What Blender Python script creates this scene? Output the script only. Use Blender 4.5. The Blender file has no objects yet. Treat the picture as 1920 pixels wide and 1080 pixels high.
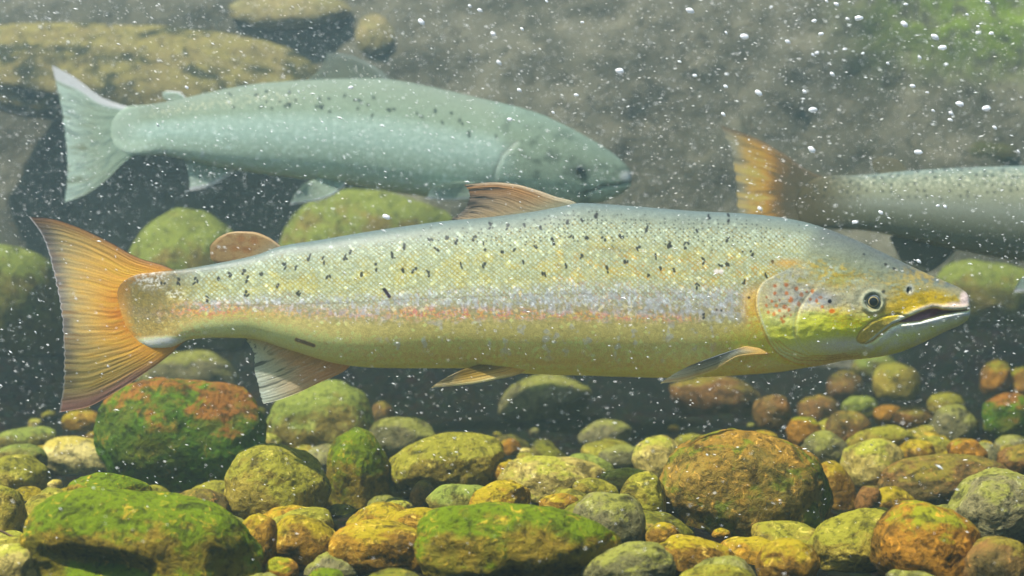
import bpy, bmesh, math, random
import numpy as np
from mathutils import Vector

# ------------------------------------------------------------------ camera, light, exposure
SC = bpy.context.scene
COL = SC.collection
F = 2637.0                      # focal length in photo pixels (1920 wide)
ZC = 0.22                       # camera height over the river bed
cam_d = bpy.data.cameras.new('camera')
cam = bpy.data.objects.new('camera', cam_d)
COL.objects.link(cam)
cam.location = (0, 0, ZC)
cam.rotation_euler = (math.radians(90), 0, 0)
cam_d.sensor_width = 36.0
cam_d.lens = 36.0 * F / 1920.0
cam_d.clip_start = 0.01
cam_d.clip_end = 200
cam_d.dof.use_dof = True
cam_d.dof.focus_distance = 1.17
cam_d.dof.aperture_fstop = 6.3
SC.camera = cam

SUN_EL, SUN_AZ = 61.0, -122.0     # azimuth of the sun from +Y (away from the camera), clockwise
el, az = math.radians(SUN_EL), math.radians(SUN_AZ)
W = bpy.data.worlds.new('World')
SC.world = W
W.use_nodes = True
wn = W.node_tree
bg = wn.nodes['Background']
sky = wn.nodes.new('ShaderNodeTexSky')
sky.sky_type = 'NISHITA'
sky.sun_disc = False
sky.sun_elevation = el
sky.sun_rotation = az
wn.links.new(sky.outputs[0], bg.inputs[0])
bg.inputs[1].default_value = 0.05
sun_d = bpy.data.lights.new('sun', 'SUN')
sun_d.energy = 5.0
sun_d.angle = math.radians(1.0)
sun_d.color = (1.0, 0.95, 0.86)
sun = bpy.data.objects.new('sun', sun_d)
COL.objects.link(sun)
sdir = Vector((math.sin(az) * math.cos(el), math.cos(az) * math.cos(el), math.sin(el)))
sun.rotation_euler = sdir.to_track_quat('Z', 'Y').to_euler()
sun.location = sdir * 5
SC.view_settings.view_transform = 'Standard'
SC.view_settings.look = 'None'
SC.view_settings.gamma = 1
SC.view_settings.exposure = 2.1
SC.render.engine = 'CYCLES'
SC.cycles.use_denoising = True
SC.cycles.denoiser = 'OPENIMAGEDENOISE'
SC.cycles.denoising_input_passes = 'RGB_ALBEDO_NORMAL'
SC.cycles.max_bounces = 8
SC.cycles.diffuse_bounces = 3
SC.cycles.glossy_bounces = 2
SC.cycles.transmission_bounces = 4
SC.cycles.volume_bounces = 2
SC.cycles.transparent_max_bounces = 8
HAZE = 0.27

# ------------------------------------------------------------------ helpers
rng = np.random.default_rng(7)
random.seed(7)


def lin(*c):
    c = np.asarray(c if len(c) > 1 else c[0], float) / 255.0
    return np.where(c <= 0.04045, c / 12.92, ((c + 0.055) / 1.055) ** 2.4)


def S(a, b, x):
    t = np.clip((x - a) / (b - a), 0, 1)
    return t * t * (3 - 2 * t)


def mix(c, col, m):
    return c + (np.asarray(col) - c) * np.clip(m, 0, 1)[..., None]


def _h(*k):
    h = np.zeros(np.broadcast(*k).shape, np.uint32)
    for i, a in enumerate(k):
        h = (h ^ (a.astype(np.int64) & 0xffffffff).astype(np.uint32)) * np.uint32(0x9E3779B1 + 2 * i)
        h ^= h >> np.uint32(15)
        h = h * np.uint32(0x85EBCA77)
        h ^= h >> np.uint32(13)
    return h


def hash01(*k):
    k = [np.atleast_1d(np.asarray(a)) for a in k]
    return _h(*k).astype(np.float64) / 4294967296.0


def noise2(x, y, seed=0):
    xi, yi = np.floor(x), np.floor(y)
    fx, fy = x - xi, y - yi
    ux, uy = fx * fx * fx * (fx * (fx * 6 - 15) + 10), fy * fy * fy * (fy * (fy * 6 - 15) + 10)
    out = 0
    for dx in (0, 1):
        for dy in (0, 1):
            a = hash01(xi + dx, yi + dy, np.full(xi.shape, seed)) * 2 * math.pi
            g = np.cos(a) * (fx - dx) + np.sin(a) * (fy - dy)
            out = out + g * (ux if dx else 1 - ux) * (uy if dy else 1 - uy)
    return out * 1.5


def fbm2(x, y, seed=0, octv=3, rough=0.5):
    o, a, t = 0, 1.0, 0
    for i in range(octv):
        o = o + a * noise2(x * 2 ** i, y * 2 ** i, seed + 17 * i)
        t += a
        a *= rough
    return o / t


def noise3(p, seed=0):
    pi = np.floor(p)
    f = p - pi
    u = f * f * f * (f * (f * 6 - 15) + 10)
    out = np.zeros(len(p))
    for dx in (0, 1):
        for dy in (0, 1):
            for dz in (0, 1):
                h = _h(pi[:, 0] + dx, pi[:, 1] + dy, pi[:, 2] + dz, np.full(len(p), seed))
                a = (h & np.uint32(0xffff)).astype(float) / 65536 * 2 * math.pi
                z = (h >> np.uint32(16)).astype(float) / 32768 - 1
                r = np.sqrt(np.maximum(0, 1 - z * z))
                g = r * np.cos(a) * (f[:, 0] - dx) + r * np.sin(a) * (f[:, 1] - dy) + z * (f[:, 2] - dz)
                out += g * (u[:, 0] if dx else 1 - u[:, 0]) * (u[:, 1] if dy else 1 - u[:, 1]) * (u[:, 2] if dz else 1 - u[:, 2])
    return out * 1.5


def fbm3(p, seed=0, octv=4, rough=0.5):
    o, a, t = 0, 1.0, 0
    for i in range(octv):
        o = o + a * noise3(p * 2.03 ** i, seed + 31 * i)
        t += a
        a *= rough
    return o / t


def pchip(xs, ys):
    """smooth monotone curve through points"""
    xs, ys = np.asarray(xs, float), np.asarray(ys, float)
    h = np.diff(xs)
    d = np.diff(ys) / h
    m = np.zeros(len(xs))
    m[0], m[-1] = d[0], d[-1]
    for i in range(1, len(xs) - 1):
        if d[i - 1] * d[i] > 0:
            w1, w2 = 2 * h[i] + h[i - 1], h[i] + 2 * h[i - 1]
            m[i] = (w1 + w2) / (w1 / d[i - 1] + w2 / d[i])

    def f(x):
        x = np.clip(np.asarray(x, float), xs[0], xs[-1])
        i = np.clip(np.searchsorted(xs, x) - 1, 0, len(h) - 1)
        t = (x - xs[i]) / h[i]
        return ((1 + 2 * t) * (1 - t) ** 2 * ys[i] + t * (1 - t) ** 2 * h[i] * m[i]
                + t * t * (3 - 2 * t) * ys[i + 1] + t * t * (t - 1) * h[i] * m[i + 1])
    return f


def line_d(X, Y, pts):
    """distance to a polyline"""
    best = np.full(X.shape, 1e9)
    for (x0, y0), (x1, y1) in zip(pts[:-1], pts[1:]):
        dx, dy = x1 - x0, y1 - y0
        t = np.clip(((X - x0) * dx + (Y - y0) * dy) / (dx * dx + dy * dy + 1e-9), 0, 1)
        best = np.minimum(best, np.hypot(X - x0 - t * dx, Y - y0 - t * dy))
    return best


def poly_sd(X, Y, pts):
    """signed distance to a closed polygon, negative inside"""
    d = line_d(X, Y, list(pts) + [pts[0]])
    ins = np.zeros(X.shape, bool)
    n = len(pts)
    for i in range(n):
        x0, y0 = pts[i]
        x1, y1 = pts[(i + 1) % n]
        c = ((y0 > Y) != (y1 > Y)) & (X < (x1 - x0) * (Y - y0) / (y1 - y0 + 1e-12) + x0)
        ins ^= c
    return np.where(ins, -d, d)


def blob(X, Y, cx, cy, rx, ry, soft=0.6):
    return 1 - S(1 - soft, 1 + soft, np.hypot((X - cx) / rx, (Y - cy) / ry))


def px2w(X, Y, y):
    """the point at depth y seen at photo pixel X, Y"""
    X, Y, y = np.broadcast_arrays(np.asarray(X, float), np.asarray(Y, float), np.asarray(y, float))
    return np.stack([(X - 960) / F * y, y, ZC + (540 - Y) / F * y], -1)


def mesh_obj(name, V, faces, mat, parent=None, col=None, smooth=True, loc=None):
    me = bpy.data.meshes.new(name)
    V = np.asarray(V, np.float32)
    faces = np.asarray(faces, np.int32)
    n, k = faces.shape
    me.vertices.add(len(V))
    me.vertices.foreach_set('co', V.ravel())
    me.loops.add(n * k)
    me.loops.foreach_set('vertex_index', faces.ravel())
    me.polygons.add(n)
    me.polygons.foreach_set('loop_start', np.arange(0, n * k, k, dtype=np.int32))
    me.polygons.foreach_set('loop_total', np.full(n, k, np.int32))
    me.polygons.foreach_set('use_smooth', np.full(n, smooth))
    if col is not None:
        a = me.attributes.new('paint', 'FLOAT_COLOR', 'POINT')
        c = np.ones((len(V), 4), np.float32)
        c[:, :3] = np.clip(col, 0.003, 0.9)
        a.data.foreach_set('color', c.ravel())
    me.update(calc_edges=True)
    me.validate()
    me.materials.append(mat)
    o = bpy.data.objects.new(name, me)
    COL.objects.link(o)
    if parent is not None:
        o.parent = parent
    if loc is not None:
        o.location = loc
    return o


def grid_faces(nu, nv, wrap_v=False, off=0):
    i = np.arange(nu - 1)[:, None]
    j = np.arange(nv if wrap_v else nv - 1)[None, :]
    j2 = (j + 1) % nv
    return (off + np.stack([i * nv + j, (i + 1) * nv + j, (i + 1) * nv + j2, i * nv + j2], -1)).reshape(-1, 4)


def tag(o, label, cat, group=None, kind=None):
    o['label'] = label
    o['category'] = cat
    if group:
        o['group'] = group
    if kind:
        o['kind'] = kind
    return o


# ------------------------------------------------------------------ materials
class NT:
    def __init__(self, name):
        self.m = bpy.data.materials.new(name)
        self.m.use_nodes = True
        self.t = self.m.node_tree
        self.p = self.t.nodes['Principled BSDF']
        self.out = self.t.nodes['Material Output']

    def n(self, typ, **kw):
        x = self.t.nodes.new(typ)
        for k, v in kw.items():
            if k.startswith('i_'):
                key = k[2:]
                x.inputs[int(key) if key.isdigit() else key].default_value = v
            else:
                setattr(x, k, v)
        return x

    def l(self, a, b):
        self.t.links.new(a, b)

    def math(self, op, a, b=None, clamp=False):
        x = self.n('ShaderNodeMath', operation=op, use_clamp=clamp)
        for i, v in enumerate((a, b)):
            if v is None:
                continue
            if isinstance(v, (int, float)):
                x.inputs[i].default_value = v
            else:
                self.l(v, x.inputs[i])
        return x.outputs[0]

    def step(self, v, a, b, lo=0.0, hi=1.0):
        x = self.n('ShaderNodeMapRange', interpolation_type='SMOOTHSTEP')
        self.l(v, x.inputs[0])
        x.inputs[1].default_value, x.inputs[2].default_value = a, b
        x.inputs[3].default_value, x.inputs[4].default_value = lo, hi
        return x.outputs[0]

    def mix(self, f, a, b, blend='MIX'):
        x = self.n('ShaderNodeMix', data_type='RGBA', blend_type=blend)
        if isinstance(f, (int, float)):
            x.inputs[0].default_value = f
        else:
            self.l(f, x.inputs[0])
        for s, v in ((x.inputs[6], a), (x.inputs[7], b)):
            if isinstance(v, tuple):
                s.default_value = (*v, 1) if len(v) == 3 else v
            else:
                self.l(v, s)
        return x.outputs[2]

    def noise(self, vec, scale, detail=4, rough=0.55, dist=0.0):
        x = self.n('ShaderNodeTexNoise')
        self.l(vec, x.inputs['Vector'])
        x.inputs['Scale'].default_value = scale
        x.inputs['Detail'].default_value = detail
        x.inputs['Roughness'].default_value = rough
        x.inputs['Distortion'].default_value = dist
        return x.outputs[0]


def T(*c):
    return tuple(float(x) for x in lin(*c))


def rock_material(name, base1, base2, top, top_amt, speck, moss=None, bump=0.6, moss_scale=30):
    """mottled river stone: two base tones, a film of algae on the upper side, pale crust, dark pits"""
    m = NT(name)
    tc = m.n('ShaderNodeTexCoord')
    oi = m.n('ShaderNodeObjectInfo')
    off = m.n('ShaderNodeVectorMath', operation='SCALE')
    cx = m.n('ShaderNodeCombineXYZ')
    for i in range(3):
        m.l(oi.outputs['Random'], cx.inputs[i])
    m.l(cx.outputs[0], off.inputs[0])
    off.inputs['Scale'].default_value = 37.0
    ad = m.n('ShaderNodeVectorMath', operation='ADD')
    m.l(tc.outputs['Object'], ad.inputs[0])
    m.l(off.outputs[0], ad.inputs[1])
    v = ad.outputs[0]
    n1 = m.noise(v, 13, 5, 0.6, 0.4)
    n2 = m.noise(v, 55, 6, 0.65, 0.6)
    n3 = m.noise(v, 210, 4, 0.6)
    n4 = m.noise(v, 22, 5, 0.62, 0.3)
    n5 = m.noise(v, 110, 5, 0.7, 1.0)
    dk = lambda q: tuple(x * 0.86 for x in q)
    base1, base2, top = dk(base1), dk(base2), dk(top)
    moss = dk(moss) if moss is not None else None
    c = m.mix(m.step(n1, 0.38, 0.62), base1, base2)
    geo = m.n('ShaderNodeNewGeometry')
    sx = m.n('ShaderNodeSeparateXYZ')
    m.l(geo.outputs['Normal'], sx.inputs[0])
    up = m.math('ADD', sx.outputs[2], m.math('MULTIPLY', m.math('SUBTRACT', n4, 0.5), 3.2))
    up = m.math('ADD', up, m.math('MULTIPLY', m.math('SUBTRACT', n2, 0.5), 1.2))
    lo = 1.25 - top_amt * 1.5
    c = m.mix(m.step(up, lo, lo + 0.55, 0, 0.92), c, top)
    if moss is not None:
        n6 = m.noise(v, moss_scale, 5, 0.65, 0.8)
        mossy = m.step(n6, 0.50, 0.62, 0, 0.88)
    c = m.mix(m.step(n5, 0.55, 0.70, 0, 0.7), c, speck)
    if moss is not None:
        c = m.mix(mossy, c, moss)
    # encrusting dark film and pits
    c = m.mix(m.step(n2, 0.5, 0.32, 0, 0.72), c, T(24, 23, 10))
    c = m.mix(m.step(n3, 0.5, 0.34, 0, 0.6), c, T(28, 26, 12))
    m.l(c, m.p.inputs['Base Color'])
    m.p.inputs['Roughness'].default_value = 0.7
    m.p.inputs['Specular IOR Level'].default_value = 0.06
    h = m.math('ADD', m.math('MULTIPLY', n2, 1.0), m.math('MULTIPLY', n3, 0.45))
    h = m.math('ADD', h, m.math('MULTIPLY', n5, 0.7))
    b = m.n('ShaderNodeBump')
    b.inputs['Strength'].default_value = bump
    b.inputs['Distance'].default_value = 0.008
    m.l(h, b.inputs['Height'])
    m.l(b.outputs[0], m.p.inputs['Normal'])
    return m.m


G = T(110, 130, 6)
G2 = T(138, 134, 40)
ROCK = {
    'green': rock_material('stone_thick_algae', T(112, 104, 26), T(150, 124, 38), T(94, 116, 6), 0.8, T(196, 160, 50)),
    'olive': rock_material('stone_olive', T(164, 144, 52), T(128, 112, 42), G2, 0.72, T(214, 196, 92)),
    'ochre': rock_material('stone_ochre', T(170, 128, 34), T(124, 92, 30), T(158, 140, 26), 0.6, T(226, 190, 84)),
    'pale': rock_material('stone_pale', T(190, 172, 96), T(158, 140, 66), T(160, 160, 52), 0.6, T(236, 216, 132)),
    'grey': rock_material('stone_grey', T(130, 122, 82), T(102, 98, 60), T(134, 134, 56), 0.6, T(172, 166, 118)),
    'brown': rock_material('stone_brown', T(132, 94, 48), T(98, 84, 42), T(128, 116, 38), 0.5, T(190, 140, 72)),
    'rust': rock_material('stone_rust', T(158, 110, 32), T(118, 90, 30), T(130, 134, 24), 0.5, T(226, 160, 56)),
    'redtop': rock_material('stone_rust_over_green', T(70, 104, 22), T(98, 104, 30), T(146, 92, 36), 0.66, T(150, 128, 46), moss=T(84, 124, 18)),
    'big': rock_material('stone_mottled_red', T(146, 118, 48), T(112, 100, 42), T(146, 112, 40), 0.7, T(226, 172, 76), moss=T(106, 118, 28)),
    'cream': rock_material('stone_cream', T(214, 196, 120), T(180, 156, 76), T(186, 168, 70), 0.5, T(240, 226, 160)),
    'mossy': rock_material('stone_far_ochre', T(150, 136, 82), T(126, 116, 66), T(156, 146, 80), 0.5, T(180, 166, 106), moss=T(46, 52, 30), bump=0.8, moss_scale=13),
    'dark': rock_material('stone_dark_moss', T(92, 88, 52), T(70, 70, 42), T(88, 90, 46), 0.7, T(120, 106, 66), bump=1.0),
    'sand': rock_material('stone_far_sand', T(154, 140, 92), T(138, 128, 82), T(148, 142, 86), 0.5, T(176, 164, 112)),
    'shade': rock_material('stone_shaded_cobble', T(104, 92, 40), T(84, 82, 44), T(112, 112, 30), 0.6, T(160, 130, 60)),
    'lime': rock_material('stone_light_algae', T(126, 122, 52), T(138, 120, 52), T(126, 138, 56), 0.8, T(180, 176, 90)),
}


def paint_material(name, rough=0.42, spec=0.35, fin=False, grain=0.10, scale=900, alpha=0.0):
    m = NT(name)
    at = m.n('ShaderNodeAttribute', attribute_name='paint')
    tc = m.n('ShaderNodeTexCoord')
    n = m.noise(tc.outputs['Object'], scale, 2, 0.6)
    k = m.step(n, 0.3, 0.7, 1 - grain, 1 + grain)
    c = m.mix(1.0, at.outputs['Color'], k, 'MULTIPLY')
    m.l(c, m.p.inputs['Base Color'])
    m.p.inputs['Roughness'].default_value = rough
    m.p.inputs['Specular IOR Level'].default_value = spec
    b = m.n('ShaderNodeBump')
    b.inputs['Strength'].default_value = 0.25
    b.inputs['Distance'].default_value = 0.0008
    m.l(n, b.inputs['Height'])
    m.l(b.outputs[0], m.p.inputs['Normal'])
    if fin:
        tr = m.n('ShaderNodeBsdfTranslucent')
        m.l(c, tr.inputs[0])
        mx = m.n('ShaderNodeMixShader', i_0=0.32)
        m.l(m.p.outputs[0], mx.inputs[1])
        m.l(tr.outputs[0], mx.inputs[2])
        tp = m.n('ShaderNodeBsdfTransparent')
        mx2 = m.n('ShaderNodeMixShader', i_0=alpha)
        m.l(mx.outputs[0], mx2.inputs[1])
        m.l(tp.outputs[0], mx2.inputs[2])
        m.l(mx2.outputs[0], m.out.inputs[0])
    return m.m


SKIN = paint_material('salmon_skin', 0.42, 0.16)
SKIN_FAR = paint_material('pale_salmon_skin', 0.6, 0.05)
FIN = paint_material('salmon_fin', 0.45, 0.2, True, alpha=0.12)
FIN_T = paint_material('salmon_fin_thin', 0.45, 0.3, True, alpha=0.45)
EYE = paint_material('salmon_eye', 0.12, 0.6, grain=0.02)
# ------------------------------------------------------------------ the river bed and the rocks
# photo x, y, half width, half height, turn (degrees, anticlockwise), metres away, stone, label
R = [
 # biggest first, near the camera
 (270, 1050, 218, 122, -7, 1.00, 'green', 'boulder', 'largest bright green mossy boulder with a dark hollow across its front'),
 (343, 829, 152, 114, -2, 1.52, 'redtop', 'boulder', 'round boulder with a rust red top and green sides below the anal fin'),
 (603, 800, 104, 88, 0, 1.80, 'lime', 'boulder', 'round pale green boulder touching the red-topped boulder, under the anal fin tip'),
 (520, 918, 94, 80, -14, 1.30, 'olive', 'river_rock', 'pear shaped yellow green rock with a narrow top, between red-topped and upright dark rocks'),
 (672, 898, 58, 92, 6, 1.44, 'green', 'river_rock', 'upright egg shaped rock, green on one shoulder and black on its face'),
 (150, 860, 68, 38, -10, 1.62, 'cream', 'river_rock', 'smooth cream coloured flat stone beside the red-topped boulder'),
 (155, 793, 40, 24, 0, 1.95, 'ochre', 'river_rock', 'small yellow stone just under the lower tip of the orange tail fin'),
 (38, 830, 72, 27, 10, 1.75, 'lime', 'river_rock', 'low flat green slab at the frame edge behind the cream stone'),
 (32, 912, 58, 56, -24, 1.40, 'olive', 'river_rock', 'angular green and tan rock sloping down towards a tiny white pebble'),
 (40, 862, 48, 28, 0, 1.56, 'lime', 'river_rock', 'rounded green stone peeping over the angular green and tan rock'),
 (4, 975, 40, 66, 4, 1.15, 'olive', 'river_rock', 'tall blunt rock cut by the frame edge above the twig'),
 (90, 967, 50, 42, 20, 1.20, 'olive', 'river_rock', 'tilted yellow green rock tucked behind the mossy boulder with the hollow'),
 (205, 930, 76, 42, -6, 1.17, 'green', 'river_rock', 'green humped rock lying on top behind the mossy boulder with the hollow'),
 (376, 958, 54, 42, 0, 1.27, 'brown', 'river_rock', 'dim brown rock in shade between the red-topped boulder and the pear shaped rock'),
 (486, 1018, 36, 52, 0, 1.05, 'ochre', 'river_rock', 'upright ochre stone next to the mossy boulder with the hollow'),
 (567, 1022, 60, 50, -16, 1.06, 'ochre', 'river_rock', 'ochre stone with green streaks and dark underside below the pear shaped rock'),
 (611, 1005, 19, 17, 0, 1.11, 'ochre', 'pebble', 'little round yellow pebble beside the ochre stone with green streaks'),
 (528, 1072, 31, 26, 0, 1.0, 'rust', 'river_rock', 'small orange stone at the bottom edge between two ochre stones'),
 (610, 1092, 36, 26, 0, 0.98, 'green', 'river_rock', 'low green stone showing only its top at the bottom edge'),
 (20, 1068, 52, 46, 8, 0.98, 'pale', 'river_rock', 'pale tan rock in the bottom corner beside the mossy boulder'),
 (103, 911, 13, 11, 0, 1.34, 'cream', 'pebble', 'tiny white pebble at the foot of the angular green and tan rock'),
 (76, 1024, 20, 13, 20, 1.04, 'cream', 'pebble', 'pale cream pebble wedged against the mossy boulder above the pale tan rock'),
 (180, 819, 19, 10, 0, 1.85, 'ochre', 'pebble', 'thin ochre pebble between the cream stone and the small yellow stone'),
 (500, 836, 26, 24, 0, 1.66, 'pale', 'river_rock', 'pale triangular stone seen in the gap between red-topped and pale green boulders'),
 (755, 826, 63, 42, -5, 1.72, 'grey', 'river_rock', 'grey ridged rock right behind the upright egg shaped rock'),
 (838, 876, 106, 60, 14, 1.45, 'olive', 'boulder', 'broad yellow green boulder with ochre flecks, rising beside the upright egg shaped rock'),
 (1022, 752, 90, 50, 10, 2.10, 'grey', 'boulder', 'hazy tan boulder under the belly between pelvic and pectoral fins'),
 (1135, 818, 52, 31, 10, 1.92, 'grey', 'river_rock', 'dark green rounded rock alone on the shaded bed below the belly'),
 (1038, 910, 100, 52, -3, 1.41, 'pale', 'boulder', 'pale yellow weathered rock in the middle of the river bed'),
 (868, 944, 66, 35, 0, 1.24, 'lime', 'river_rock', 'smooth pale green stone in front of the broad yellow green boulder'),
 (790, 930, 20, 28, -24, 1.31, 'brown', 'river_rock', 'small upright brown stone leaning on the smooth pale green stone'),
 (932, 950, 64, 44, 28, 1.19, 'ochre', 'river_rock', 'sloping greenish brown rock behind the central mossy boulder'),
 (788, 983, 55, 30, 3, 1.15, 'ochre', 'river_rock', 'bright yellow oval stone below the smooth pale green stone'),
 (717, 1033, 95, 54, -4, 1.05, 'ochre', 'river_rock', 'rounded ochre green rock with a dark underside beside the central mossy boulder'),
 (972, 1040, 186, 94, -3, 1.00, 'green', 'boulder', 'wide central mossy boulder, bright green on top with black pits below'),
 (1140, 984, 66, 60, -10, 1.10, 'grey', 'river_rock', 'grey tan speckled rock leaning on the central mossy boulder'),
 (1049, 945, 37, 20, 0, 1.21, 'ochre', 'pebble', 'small bright ochre stone peeping over the central mossy boulder'),
 (1116, 927, 42, 28, -10, 1.27, 'olive', 'river_rock', 'rounded yellow green stone between pale weathered rock and grey speckled rock'),
 (1206, 938, 42, 52, -6, 1.21, 'olive', 'river_rock', 'upright olive stone with a rust streak beside the huge rust mottled boulder'),
 (1180, 903, 54, 24, -5, 1.36, 'pale', 'river_rock', 'low yellow topped stone squeezed behind the upright olive stone'),
 (1233, 866, 47, 47, 0, 1.50, 'pale', 'river_rock', 'round ochre and white stone at the shoulder of the huge rust mottled boulder'),
 (1166, 864, 42, 28, 0, 1.62, 'grey', 'river_rock', 'dull green fuzzy stone next to the round ochre and white stone'),
 (956, 842, 20, 19, 0, 1.72, 'rust', 'pebble', 'small rusty stone behind the pale yellow weathered rock'),
 (986, 862, 17, 13, 0, 1.62, 'olive', 'pebble', 'tiny olive pebble behind the pale yellow weathered rock'),
 (986, 846, 11, 6, 0, 1.66, 'cream', 'pebble', 'tiny white chip lying beyond the tiny olive pebble'),
 (1102, 884, 50, 30, -14, 1.50, 'lime', 'river_rock', 'green rock showing behind one end of the pale yellow weathered rock'),
 (946, 892, 32, 28, 10, 1.44, 'ochre', 'river_rock', 'small golden rock joined to the other end of the pale weathered rock'),
 (1243, 1006, 31, 25, 0, 1.08, 'ochre', 'river_rock', 'small round golden stone in the dark gap below the upright olive stone'),
 (1178, 1070, 84, 48, 12, 0.98, 'grey', 'river_rock', 'grey green tilted rock at the bottom edge past the central mossy boulder'),
 (748, 956, 26, 17, 0, 1.27, 'pale', 'pebble', 'pale pebble in the gap at the foot of the upright egg shaped rock'),
 (742, 712, 54, 30, 0, 2.65, 'lime', 'river_rock', 'faint green rock under the belly just behind the anal fin'),
 (716, 785, 24, 34, 0, 2.0, 'brown', 'river_rock', 'dim brown stone between pale green boulder and grey ridged rock'),
 (1398, 918, 160, 106, -5, 1.25, 'big', 'boulder', 'huge rust mottled boulder with a black shaded base'),
 (1570, 922, 32, 58, 26, 1.42, 'ochre', 'river_rock', 'leaning golden slab behind the huge rust mottled boulder'),
 (1538, 980, 24, 34, 0, 1.28, 'brown', 'river_rock', 'dim brown stone at the lower corner of the huge rust mottled boulder'),
 (1765, 908, 127, 55, 6, 1.47, 'brown', 'boulder', 'long loaf shaped brown boulder with a tan upper edge'),
 (1627, 940, 22, 30, -12, 1.39, 'brown', 'river_rock', 'small pinkish tan stone against the end of the loaf shaped boulder'),
 (1636, 872, 56, 48, 6, 1.52, 'pale', 'river_rock', 'rounded golden rock with white streaks behind the loaf shaped boulder'),
 (1868, 955, 84, 68, 24, 1.16, 'grey', 'boulder', 'smooth grey green boulder cut by the frame edge below the loaf shaped one'),
 (1608, 1016, 94, 54, 16, 1.07, 'olive', 'river_rock', 'smooth yellow green rock leaning on the orange and green one'),
 (1740, 1032, 98, 82, -14, 1.02, 'rust', 'boulder', 'big orange brown rock with a green flank at the bottom edge'),
 (1868, 1062, 64, 54, 10, 0.99, 'brown', 'river_rock', 'brown pitted rock in the bottom corner under the grey green boulder'),
 (1478, 1058, 58, 46, 2, 1.0, 'ochre', 'river_rock', 'blocky golden rock standing at the bottom edge below the huge boulder'),
 (1312, 1050, 78, 40, -14, 1.03, 'ochre', 'river_rock', 'sloping golden rock under the shaded base of the huge boulder'),
 (1345, 1086, 68, 26, 0, 0.97, 'olive', 'river_rock', 'yellow green rock showing only a low arc at the bottom edge'),
 (1545, 845, 40, 36, -6, 1.60, 'grey', 'river_rock', 'rounded dark olive stone perched past the top of the huge boulder'),
 (1507, 811, 33, 30, 0, 1.76, 'rust', 'river_rock', 'orange topped stone directly beyond the rounded dark olive stone'),
 (1590, 807, 43, 38, 8, 1.76, 'brown', 'river_rock', 'reddish brown rounded stone beside the orange topped stone'),
 (1650, 828, 62, 28, 6, 1.66, 'olive', 'river_rock', 'low olive green mound behind the golden rock with white streaks'),
 (1718, 854, 34, 28, 0, 1.58, 'ochre', 'river_rock', 'golden stone peeping over the middle of the loaf shaped boulder'),
 (1708, 826, 30, 20, 0, 1.70, 'olive', 'river_rock', 'small olive stone at the end of the low olive green mound'),
 (1668, 780, 30, 21, 0, 1.92, 'rust', 'river_rock', 'vivid orange small stone among dim stones below the jaw'),
 (1714, 788, 44, 26, -6, 1.88, 'brown', 'river_rock', 'dull brown stone with an orange crest next to the vivid orange stone'),
 (1788, 802, 46, 44, 0, 1.82, 'grey', 'river_rock', 'grey green rounded stone standing on the shaded bed'),
 (1890, 784, 50, 48, 0, 1.80, 'redtop', 'river_rock', 'round stone with pinkish top and green base at the frame edge'),
 (1815, 848, 36, 24, -12, 1.56, 'rust', 'river_rock', 'golden orange wedge above the end of the loaf shaped boulder'),
 (1916, 866, 42, 32, 0, 1.52, 'brown', 'river_rock', 'dark brown stone with a gold rim cut by the frame edge'),
 (1448, 777, 37, 38, 0, 1.92, 'brown', 'river_rock', 'dull reddish round stone beyond the huge rust mottled boulder'),
 (1535, 772, 39, 32, 0, 2.12, 'brown', 'river_rock', 'dim brown stone behind the orange topped stone'),
 (1612, 766, 35, 24, 0, 2.1, 'lime', 'river_rock', 'small green topped stone behind the reddish brown rounded stone'),
 (1585, 728, 33, 34, 0, 2.4, 'brown', 'river_rock', 'hazy tan stone just below the chin'),
 (1680, 722, 43, 42, 0, 2.4, 'olive', 'river_rock', 'hazy green and tan stone below the open mouth'),
 (1868, 712, 28, 38, -10, 2.3, 'rust', 'river_rock', 'hazy orange upright stone alone in the blue water'),
 (1918, 722, 26, 34, 0, 2.3, 'rust', 'river_rock', 'hazy orange stone half cut by the frame edge'),
 (1340, 744, 86, 42, -8, 2.2, 'brown', 'boulder', 'dim brown boulder behind the pectoral fin tip'),
 (1775, 760, 36, 24, 0, 2.15, 'olive', 'river_rock', 'dim olive stone above the grey green rounded stone'),
 (1640, 690, 44, 26, 0, 2.7, 'lime', 'river_rock', 'faint green stone touching the outline of the throat'),
 (348, 545, 122, 155, 0, 2.45, 'lime', 'boulder', 'tall hazy green boulder behind the adipose fin'),
 (690, 480, 172, 125, 0, 2.62, 'lime', 'boulder', 'wide hazy green boulder behind the salmon back, below the pale fish'),
 (15, 580, 104, 122, 0, 2.25, 'lime', 'boulder', 'green boulder at the frame edge beside the orange tail fin'),
 (352, 712, 96, 56, 0, 2.2, 'grey', 'boulder', 'dark hazy mound in the gap between tail fin and anal fin'),
 (1850, 562, 108, 72, -6, 2.7, 'lime', 'boulder', 'hazy green topped boulder in front of the snout'),
 (545, 22, 116, 40, 0, 3.06, 'sand', 'boulder', 'hazy ochre boulder cut by the top edge above the pale fish'),
 (709, 66, 42, 52, 0, 3.06, 'sand', 'boulder', 'small blocky olive stone on the bank at the top edge'),
 (232, 140, 372, 112, -5, 2.84, 'mossy', 'boulder', 'huge hazy ochre boulder with dark moss blotches above the pale fish'),
 (1560, 300, 70, 48, 0, 3.06, 'dark', 'boulder', 'dark mossy lump on the bank above the orange edged tail'),
 (1690, 268, 44, 34, 0, 3.08, 'dark', 'boulder', 'small dark mossy lump between two larger ones on the bank'),
 (1835, 282, 84, 58, 0, 3.06, 'dark', 'boulder', 'widest dark mossy lump on the bank above the third fish back'),
]

ICO = {}


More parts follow.
